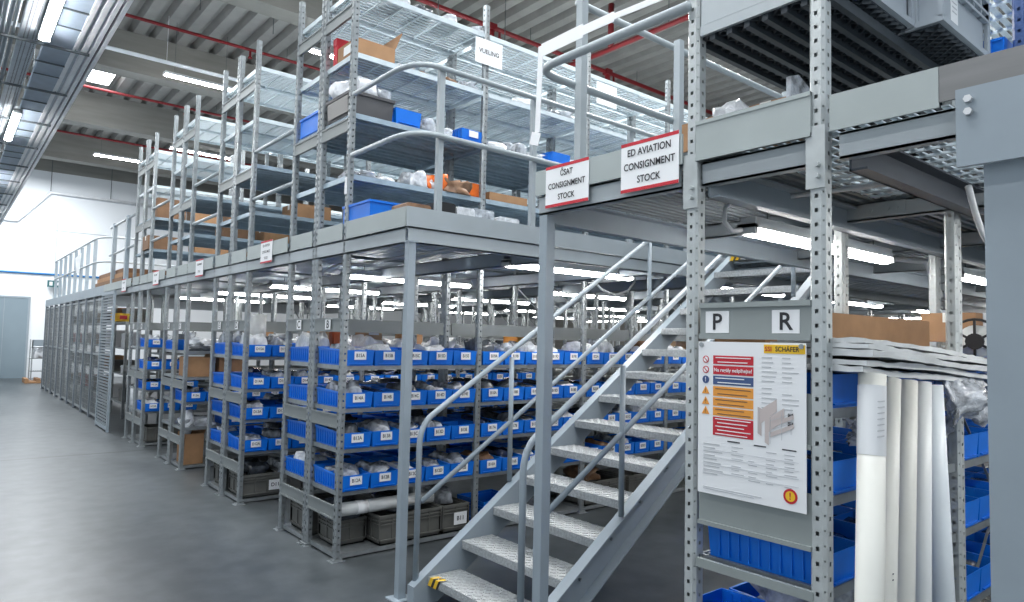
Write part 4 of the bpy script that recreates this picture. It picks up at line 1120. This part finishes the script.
def aisle_sign(yc, zc, w, h, lines, size, label, bands=True, tilt=0., grey=False):
    x = X0-.026; k_ = x/X0; yc *= k_; zc = 1.65+(zc+.018-1.65)*k_
    r = empty('hanging_sign', (x, yc, zc), label, 'sign')
    MB().box((x, yc-w/2, zc-h/2), (x+.003, yc+w/2, zc+h/2)).build('sheet', white, r)
    if bands:
        for z in (zc+h/2-.014, zc-h/2): MB().box((x-.001, yc-w/2, z), (x+.0005, yc+w/2, z+.015)).build('red_band', red, r)
    n = len(lines)
    for i, t in enumerate(lines):
        lettering(t, size, (x-.0025, yc, zc+(n/2-i-.5)*h*.84/n), 'x', r, ink, True, 'CENTER', .88)
    if tilt: r.rotation_euler.x = tilt
    return r
aisle_sign(2.395, 2.402, .295, .205, ('ČSAT', 'CONSIGNMENT', 'STOCK'), .040, 'white sign with red bands reading CSAT CONSIGNMENT STOCK on the platform edge', True)
aisle_sign(1.888, 2.408, .31, .218, ('ED AVIATION', 'CONSIGNMENT', 'STOCK'), .0435, 'white sign with red bands reading ED AVIATION CONSIGNMENT STOCK', True)
aisle_sign(6.41, 2.412, .29, .205, ('ED AVIATION', 'CONSIGNMENT', 'STOCK'), .032, 'small white sign with red bands on the platform edge between first and second racks', True)
aisle_sign(8.57, 2.405, .30, .20, ('CONSIGNMENT', 'STOCK'), .032, 'small white sign with red bands on the platform edge between second and third racks')
aisle_sign(10.7, 2.405, .32, .20, ('CONSIGNMENT', 'STOCK'), .032, 'small white sign with red bands on the platform edge between third and fourth racks')
aisle_sign(12.9, 2.405, .34, .21, ('CONSIGNMENT', 'STOCK'), .032, 'farthest small white sign with red bands beside the slotted panel')
def shelf_sign(x0, x1, txt, lab, size):
    y = RY[0]-.012
    r = empty('hanging_sign', (x0, y, 4.07), lab, 'sign')
    MB().box((x0, y, 4.07), (x1, y+.002, 4.295)).build('sheet', white, r)
    if txt: lettering(txt, size, ((x0+x1)/2, y-.002, 4.185), 'y', r, mat('charcoal_ink', (.06, .06, .065), .6), True)
    else:
        MB().box((x0+.07, y-.001, 4.15), (x1-.07, y, 4.17)).build('print_line', greyink, r)
    return r
shelf_sign(3.455, 3.755, 'VUELING', 'white paper sign reading VUELING hanging on the upper shelves', .055)
shelf_sign(4.98, 5.28, None, 'white paper sign hanging on the upper shelves behind the rail corner', .04)
tag(MB().box((X0-.004, 4.772, 2.73), (X0-.002, 4.81, 2.86)).build('paper_tag', white), 'small white paper tag on the front upright of the first rack', 'tag')
tag(MB().add([(2.284, 17.55, 3.35), (2.284, 18.35, 3.30), (2.286, 18.1, 2.95), (2.286, 17.7, 2.90), (2.289, 17.55, 3.35), (2.289, 18.35, 3.30), (2.291, 18.1, 2.95), (2.291, 17.7, 2.90)], [(0,1,2,3),(7,6,5,4),(0,4,5,1),(1,5,6,2),(2,6,7,3),(3,7,4,0)]).build('paper_sheet', white), 'white paper sheet hanging on the distant guardrail', 'paper')

# ------------------------------------------------------------------ lamps under the platforms
def lamp(x0, x1, y, z, label, group=None, axis='x', w=.10, glow=tube, hang=None, end=True):
    """batten luminaire with end caps and a glowing diffuser"""
    def P(a, b_, c, d, e, f):
        return ((a, b_, c), (d, e, f)) if axis == 'x' else ((b_, a, c), (e, d, f))
    mid = (x0+x1)/2
    r = empty('batten_lamp', (mid, y, z) if axis == 'x' else (y, mid, z), label, 'lamp', group)
    m = MB()
    h = .03
    m.box(*P(x0+.02, y-w*.42, z+.055, x1-.02, y+w*.42, z+.085)); m.box(*P(x0, y-w*.5, z+.03, x1, y+w*.5, z+.055))
    for xe in (x0, x1-.03): m.box(*P(xe, y-w*.5, z+.0, xe+.03, y+w*.5, z+.05))
    m.build('housing', housing, r)
    prof = [(-w*.46, z+.03), (-w*.40, z+.004), (-w*.2, z-.006), (w*.2, z-.006), (w*.40, z+.004), (w*.46, z+.03)]
    m = MB()
    pts = [(y+a, b_) for a, b_ in prof]
    m.prism(pts, 0 if axis == 'x' else 1, x0+.03, x1-.03)
    m.build('diffuser', glow, r)
    if hang:
        m = MB()
        for xx in (x0+.2, x1-.2):
            p = (xx, y) if axis == 'x' else (y, xx)
            m.tube([(p[0], p[1], z+.08), (p[0], p[1], hang)], .004, 5)
        m.build('hanger', rodm, r)
    return r
G1 = 'batten lamps under the platform'
lamp(3.02, 4.66, 1.86, 2.20, 'bright batten lamp under the near platform between the P and R posts', None, hang=2.4)
for k in range(2): lamp(2.75+2.6*k, 4.3+2.6*k, .16, 2.20, 'added unseen batten lamp right of the P and R rack, %s the right column' % ('beside', 'well beyond')[k], None, hang=2.39)  # out-of-view lamps added to brighten the rolls, foam and bins
for k in range(3): lamp(5.9+2.9*k, 7.45+2.9*k, 1.86, 2.20, 'batten lamp under the near platform beyond the right rack, %s farthest along' % ('least', 'second', 'most')[k], None, hang=2.4)
for j, y in enumerate((4.30, 6.40, 8.53, 10.66, 12.9)):
    for k in range(4):
        x0 = 3.48 + 2.75*k + (.0 if j == 0 else -.36)
        lamp(x0, x0+1.55, y, 2.25, 'batten lamp in the %s gangway behind the stairs, %s from the main aisle' % (ORD[j], ORD[k]), 'batten lamps in the gangways', hang=2.39)
for k in range(8):  # lamp row added to brighten the background under the platforms
    lamp(-1.0+2.0*k, .5+2.0*k, 14.9, 2.26, 'added batten lamp in the far cross gangway, %s from the right' % ORD[k], 'added batten lamps in the far cross gangway', axis='y', hang=2.39)
# cable hook loops by lamps
def loop(pts, r, label):
    return tag(MB().tube(pts, r, 8).build('power_cable', cable, None, True), label, 'cable')
loop([(2.98, 1.86, 2.215), (2.90, 1.86, 2.20), (2.84, 1.86, 2.235), (2.84, 1.86, 2.30), (2.90, 1.86, 2.345), (3.0, 1.78, 2.35), (3.05, 1.3, 2.35), (3.05, 1.15, 2.35)], .011, 'white conduit loop at the end of the bright lamp above the notice board')
loop([(2.95, 6.40, 2.26), (2.85, 6.35, 2.25), (2.80, 6.2, 2.28), (2.85, 6.0, 2.33), (3.0, 5.9, 2.34), (3.0, 5.0, 2.345), (3.0, 4.1, 2.345)], .012, 'grey conduit loop at the lamp behind the corner column')
loop([(4.8, 2.05, 2.26), (5.0, 1.95, 2.27), (5.15, 1.8, 2.25), (5.15, 1.75, 2.1), (5.15, 1.72, 2.0)], .022, 'grey conduit bent down behind the lamp at the right')
loop([(5.1, 4.9, 2.30), (5.2, 4.85, 2.2), (5.35, 4.8, 2.14), (5.5, 4.75, 2.2), (5.55, 4.7, 2.3)], .012, 'grey cable sagging behind the stair column')

# ------------------------------------------------------------------ ceiling lamps, pipes, rods, busbar
HG = 'lamps hanging from the roof'
for i, (x0, x1, y, z, lab) in enumerate(((3.2, 4.6, 15.05, 6.85, 'long ceiling lamp under the concrete beam at upper left'), (3.2, 4.6, 23.4, 6.85, 'far ceiling lamp near the white end wall'),
                                         (4.7, 6.4, 21.0, 6.85, 'ceiling lamp seen through the grid shelves of the fourth rack'), (4.9, 6.4, 11.9, 6.85, 'ceiling lamp seen behind the upright with the open brown carton'))):
    lamp(x0, x1, y, z, lab, None, 'x', .13, tubehi, ZC)
for i, (y, z) in enumerate(((14.85, 7.0), (10.0, 7.0))):
    m = MB()
    for dy in (-.06, .0, .06): m.tube([(-2, y+dy, z+.05), (24, y+dy, z+.05)], .018, 6)
    for k in range(9): m.tube([(.5+2.7*k, y, z+.05), (.5+2.7*k, y, ZC)], .005, 5)
    if i == 0: tag(m.build('busbar_run', traylt), 'white cable run hanging in front of the concrete roof beam at upper left', 'cable run')
for i, (y, z) in enumerate(((14.78, 7.75), (19.85, 7.75), (24.9, 7.75), (10.35, 7.70))):
    r = empty('sprinkler_pipe', (4, y, z), 'red sprinkler pipe under the roof, %s' % ('crossing at upper left', 'second behind the first beam', 'farthest, before the white wall', 'above the first rack upper shelves')[i], 'pipe')
    MB().tube([(-3, y, z), (24, y, z)], .034 if i < 3 else .046, 10).build('pipe', redpipe, r, True)
    for k in range(6):
        x = 1.5 + 3.3*k
        MB().tube([(x, y, z), (x, y, z-.16)], .025, 8).tube([(x, y, z-.16), (x, y, z-.19)], .045, 8).build('sprinkler_head', redpipe, r)
        MB().tube([(x+.8, y, z), (x+.8, y, ZC)], .006, 5).build('hanger', rodm, r)
    if i == 3:
        for x in (7.9, 11.2): MB().tube([(x, y, z), (x, y, z-.9)], .06, 10).box((x-.09, y-.07, z-.06), (x+.09, y+.07, z+.06)).build('drop_pipe', redpipe, r)
r = tag(MB().tube([(9.0, 10.3, 6.93), (9.0, 3.0, 6.91)], .045, 10).tube([(9.0, 8.25, 7.75), (9.0, 8.25, 6.95)], .055, 10).build('sprinkler_pipe', redpipe, None, True), 'red branch pipe with a vertical drop, rising to the upper right behind the rail corner', 'pipe')
for i, (x, y) in enumerate(((5.8, 9.0), (9.3, 7.2), (10.2, 6.6), (3.2, 12.6), (4.6, 12.9), (7.4, 9.3))):
    tag(MB().tube([(x, y, ZC), (x, y, ZC-(1.9, .9, 1.1, .7, .6, 3.4)[i])], .008, 5).build('hanger_rod', rodm), 'thin dark rod hanging from the roof, %s' % ('left of the tall rail post', 'right of the tall rail post', 'near the upper right posts', 'above the leftmost lamp', 'above the second rack posts', 'behind the VUELING sign')[i], 'rod')

# ------------------------------------------------------------------ cable tray cluster above the main aisle
ct = empty('cable_tray', (.62, 12, 4.2), 'cable tray cluster with crossing rods hanging above the main aisle at left', 'cable tray')
YA, YB = -3.0, 27.5
MB().box((.585, YA, 4.24), (.80, YB, 4.246)).box((.585, YA, 4.246), (.59, YB, 4.30)).build('tray_bed', mat('blue_grey_tray', (.36, .44, .54), .4, .1, .1, 8), ct)
m = MB(); m.box((.395, YA, 4.235), (.535, YB, 4.24)); m.box((.395, YA, 4.24), (.40, YB, 4.30)); m.box((.53, YA, 4.24), (.535, YB, 4.30))
m.build('perforated_tray', traym, ct)
m = MB()
for k in range(300):
    y = 4.2 + .05*k if k < 300 else 0
    for xx in (.425, .452, .49, .512): m.box((xx, y, 4.2335), (xx+.008, y+.026, 4.2352))
    if y > 11.5: break
m.build('slot_pattern', dark, ct)
for x, w_, z, mm_ in ((.80, .035, 4.225, traylt), (.838, .026, 4.24, traym), (.868, .040, 4.225, traylt), (.912, .018, 4.25, traym), (.932, .034, 4.22, traylt), (.968, .014, 4.25, dark), (.984, .036, 4.22, traylt)):
    MB().box((x, YA, z), (x+w_, YB, z+.05)).build('tray_rail', mm_, ct)
m = None
for x, z, r_ in ((.235, 4.28, .022), (.275, 4.24, .018), (.31, 4.30, .024), (.352, 4.25, .014), (.20, 4.2, .016), (.16, 4.3, .03)):
    MB().tube([(x, YA, z), (x, YB, z)], r_, 8).build('conduit', mat('conduit_grey', (.30, .34, .37), .55, .05) if x == .235 else MATS['conduit_grey'], ct, True)
y = 3.0; k = 0
while y < 27:
    MB().bar((.14, y, 4.205), (.93, y, 4.205), .022, .022).build('cross_bar', rodm, ct)
    MB().tube([(.36, y, 4.2), (.36, y, ZC)], .006, 5).tube([(.82, y, 4.2), (.82, y, ZC)], .006, 5).build('hanger', rodm, ct)
    MB().bar((.55, y+.55, 4.225), (.80, y+.55, 4.225), .014, .014).build('cross_bar', rodm, ct); MB().bar((.58, y+.95, 4.225), (.80, y+.95, 4.225), .010, .010).build('cross_bar', rodm, ct)
    y += 1.45; k += 1
for i, (a, b_) in enumerate(((1.45, 3.0), (-2.7, -1.15))):
    lamp(a, b_, .562, 4.16, 'aisle lamp below the cable tray, %s' % ('above the camera position', 'behind the camera position')[i], None, 'y', .085, tubehi, 4.235)
for i, (a, b_) in enumerate(((5.6, 7.15), (9.75, 11.3), (13.9, 15.4), (18.0, 19.5), (22.1, 23.6))):
    lamp(a, b_, .562, 4.16, 'aisle lamp below the cable tray, %s' % ('nearest at the top left corner', 'second from the top left corner', 'third along the tray', 'fourth along the tray', 'farthest along the tray')[i], None, 'y', .085, tubehi, 4.235)

# ------------------------------------------------------------------ far wall fittings and far racks
m = MB().tube([(-3, YW-.036, 3.62), (7, YW-.036, 3.62)], .035, 8)
tag(m.build('blue_pipe', bluepipe, None, True), 'blue pipe running along the white end wall', 'pipe')
m = MB().tube([(-3, YW-.062, 5.4), (1.85, YW-.062, 5.4), (2.75, YW-.062, 6.5), (9, YW-.062, 6.45)], .06, 8)
tag(m.build('wall_conduit', traylt, None, True), 'pale conduit stepping up across the white end wall', 'conduit')
for i, x in enumerate((2.75, 4.6)):
    tag(MB().tube([(x, YW-.062, 6.5), (x, YW-.062, 7.9)], .012, 5).build('hanger_rod', rodm), 'thin rod holding the pale wall conduit, %s one' % ('left', 'right')[i], 'rod')
ex = tag(MB().box((2.80, YW-.2, 3.17), (3.22, YW-.16, 3.40)).build('exit_sign', green), 'green exit sign hanging on the far white wall', 'sign')
MB().box((2.86, YW-.203, 3.22), (2.95, YW-.2, 3.35)).build('pictogram', white, ex)
MB().prism([(3.05, 3.285), (3.12, 3.35), (3.12, 3.31), (3.18, 3.31), (3.18, 3.26), (3.12, 3.26), (3.12, 3.22)], 1, YW-.203, YW-.2).build('arrow', white, ex)
tr = empty('wire_trolley', (2.6, 26.3, 0), 'small wire shelf trolley standing by the door at the far wall', 'trolley')
for xx in (2.25, 2.75):
    for yy in (26.2, 26.9): MB().box((xx, yy, .1), (xx+.03, yy+.03, 1.35)).build('post', galv, tr)
for z in (.35, .75, 1.1): 
    m = MB()
    for k in range(9): m.box((2.25+.06*k, 26.2, z), (2.26+.06*k, 26.93, z+.012))
    m.box((2.25, 26.2, z), (2.78, 26.215, z+.03)).build('wire_shelf', galv, tr)
MB().box((2.25, 26.2, 1.15), (2.78, 26.22, 1.35)).build('sign_panel', paint, tr)
put_bag(2.5, 26.5, .765, 'white', 'white bag on the wire trolley at the far wall', 0, (2.2, 1.2, 4))
tag(MB().box((2.1, 26.0, 0), (2.75, 26.9, .05)).box((2.1, 26.0, .05), (2.2, 26.9, .14)).box((2.4, 26.0, .05), (2.5, 26.9, .14)).box((2.65, 26.0, .05), (2.75, 26.9, .14)).build('wood_pallet', brown), 'reddish wood pallet on the floor under the wire trolley', 'pallet')
# contents behind the mesh cage
fr = empty('shelving_rack', (X0+.6, 15, 0), 'loaded grey shelves behind the slotted panel and mesh cage', 'rack')
for k in range(5):
    for yy in (12.9, 13.7): part_at(UP_TALL, 'upright', fr, (2.9+1.3*k, yy, 0)).scale = (1, 1, .5)
    if k < 4:
        for z in (.3, .8, 1.3, 1.75): MB().box((2.93+1.3*k, 12.9, z-.03), (4.17+1.3*k, 13.7, z)).build('shelf', galv, fr)
for k in range(7):
    for z in (.3, .85, 1.35, 1.85): MB().box((2.75, 15.0+1.2*k, z-.03), (3.35, 16.1+1.2*k, z)).build('shelf', galv, fr)
    MB().box((2.75, 14.94+1.2*k, 0), (2.80, 14.99+1.2*k, 2.2)).build('post', galv, fr)
rnd = random.Random(12); MM = [brown, brownd, white, charc, orange, blue, red, bagwhite, cratem]
words = {0: 'brown', 1: 'dark brown', 2: 'white', 3: 'charcoal', 4: 'orange', 5: 'blue', 6: 'red', 7: 'pale', 8: 'grey'}
LV = ('bottom', 'second', 'third', 'top')
for k in range(7):
    for j, z in enumerate((.3, .85, 1.35, 1.85)):
        q = rnd.choice((0, 0, 1, 2, 3, 7, 8, 8, 2, 6)); w_ = rnd.uniform(.3, .55); h_ = rnd.uniform(.15, .34); yy = 15.05+1.2*k
        mm = MB().box((2.78, yy, z), (3.2, yy+w_, z+h_)).box((2.77, yy-.005, z+h_-.04), (3.21, yy+w_+.005, z+h_-.02))
        tag(mm.build('carton', MM[q]), '%s carton behind the mesh cage, bay %s from the slotted panel, %s shelf' % (words[q], ORD[k], LV[j]), 'box')
for k in range(3):
    for j, z in enumerate((.3, .8, 1.3)):
        q = rnd.choice((0, 2, 3, 7, 8, 8, 2)); w_ = rnd.uniform(.4, .8); h_ = rnd.uniform(.14, .3); xx = 3.0+1.3*k
        mm = MB().box((xx, 13.0, z), (xx+w_, 13.5, z+h_)).box((xx-.005, 12.99, z+h_-.04), (xx+w_+.005, 13.51, z+h_-.02))
        tag(mm.build('carton', MM[q]), '%s carton beyond the fourth rack, %s from the aisle, %s shelf' % (words[q], ORD[k], LV[j]), 'box')
tag(MB().box((2.46, 14.52, 1.85), (2.72, 14.8, 2.0)).box((2.45, 14.51, 1.96), (2.73, 14.81, 1.98)).build('carton', yellow), 'yellow carton on the top shelf behind the slotted panel', 'box')
tag(MB().box((2.56, 14.48, 1.89), (2.68, 14.508, 1.96)).build('red_label_panel', red), 'red panel in front of the yellow carton beyond the slotted panel', 'panel')
for k in range(3):
    tag(MB().box((2.33+.03*k, 13.2+.1*k, ZD+.085*k), (3.2, 15.8, ZD+.085*k+.08)).box((2.4, 13.19+.1*k, ZD+.085*k+.02), (3.1, 13.2+.1*k, ZD+.085*k+.04)).build('cardboard_bundle', brownd if k != 1 else brown), 'flat brown cardboard bundle on the far platform, %s of three' % ('lowest', 'middle', 'topmost')[k], 'cardboard')
# frame struts in the slotted panel bay
for i, (p, q) in enumerate((((2.6, 13.5, .2), (3.6, 14.3, 1.1)), ((2.6, 13.5, .6), (3.8, 14.0, .2)))):
    tag(MB().bar(p, q, .04, .04).build('leaning_strut', galv), 'pale strut leaning behind the slotted panel, %s one' % ('rising', 'falling')[i], 'strut')
tag(MB().tube([(2.6, 12.75, .35), (2.6, 12.78, .75)], .14, 12).build('wrapped_roll', bagwhite, None, True), 'white wrapped bundle standing beyond the fourth rack', 'roll')

# ------------------------------------------------------------------ deep background racks seen under the platforms
for j, y in enumerate((-1.2, -2.4)):
    r = empty('shelving_rack', (5, y, 0), 'far background rack seen between the right posts, %s row' % ORD[j], 'rack')
    for k in range(8):
        for yy in (y, y+.5): part_at(UP_PR, 'upright', r, (5+1.29*k, yy, 0)).scale = (1, 1, .5)
    for k in range(7):
        for z in (.5, 1.0, 1.45): MB().box((5.06+1.29*k, y-.02, z-.03), (6.25+1.29*k, y+.52, z)).build('shelf', galv, r)
r = empty('shelving_rack', (16, 3, 0), 'row of grey rack frames across the far end under the platforms', 'rack')
for k in range(16):
    y = -2 + 1.0*k
    for xx in (15.6, 16.3): part_at(UP_TALL, 'upright', r, (xx, y, 0)).scale = (1, 1, .54)
    if k < 15:
        for z in (.4, .9, 1.4, 1.75): MB().box((15.6, y+.05, z-.04), (16.35, y+.95, z)).build('shelf', galv, r)
rnd = random.Random(5)
for k in range(15):
    for j, z in enumerate((.9, 1.4, 1.75)):
        q = rnd.choice((0, 1, 2, 8, 5, 7)); w_ = rnd.uniform(.4, .75); h_ = rnd.uniform(.15, .3); y = -1.9+k
        mm = MB().box((15.65, y, z), (16.2, y+w_, z+h_)).box((15.64, y-.005, z+h_-.04), (16.21, y+w_+.005, z+h_-.02))
        tag(mm.build('carton', MM[q]), '%s carton on the far end rack, %s frame from the right, %s shelf' % (words[q], ORD[k], ('low', 'middle', 'top')[j]), 'box')

# ------------------------------------------------------------------ light
def area(name, loc, sx, sy, power, rot=(0, 0, 0), col=(1, .985, .96)):
    l = bpy.data.lights.new(name, 'AREA'); l.shape = 'RECTANGLE'; l.size = sx; l.size_y = sy; l.energy = power; l.color = col
    o = bpy.data.objects.new(name, l); o.location = loc; o.rotation_euler = rot; COL.objects.link(o); return o
for y, pw in ((1, 200), (9, 190), (15, 380), (21, 400), (26, 420)):
    area('aisle_fill', (1.6, y, 7.0), 2.6, 2.2, pw, col=(.93, .97, 1))  # unseen area lights added to brighten the aisle and end wall
for x, y in ((7.5, 4), (7.5, 8.5), (7.5, 13), (13, 6), (13, 12)):
    area('hall_fill', (x, y, 6.9), 2.5, .6, 420)  # area lights without fixtures, added to lighten the hall above the racks
w = bpy.data.worlds.new('world'); sc.world = w; w.use_nodes = True
w.node_tree.nodes['Background'].inputs[0].default_value = (.80, .90, 1.0, 1); w.node_tree.nodes['Background'].inputs[1].default_value = .8
vs_ = sc.view_settings

sc.display_settings.display_device = 'sRGB'
vs_.view_transform = 'Standard'; vs_.look = 'None'; vs_.gamma = 1; vs_.use_curve_mapping = False; vs_.exposure = 0.22
cy = sc.cycles
try:
    cy.use_denoising = True; cy.max_bounces = 7; cy.diffuse_bounces = 4; cy.glossy_bounces = 3; cy.transparent_max_bounces = 12
    cy.sample_clamp_indirect = 6; cy.caustics_reflective = False; cy.caustics_refractive = False
except Exception: pass
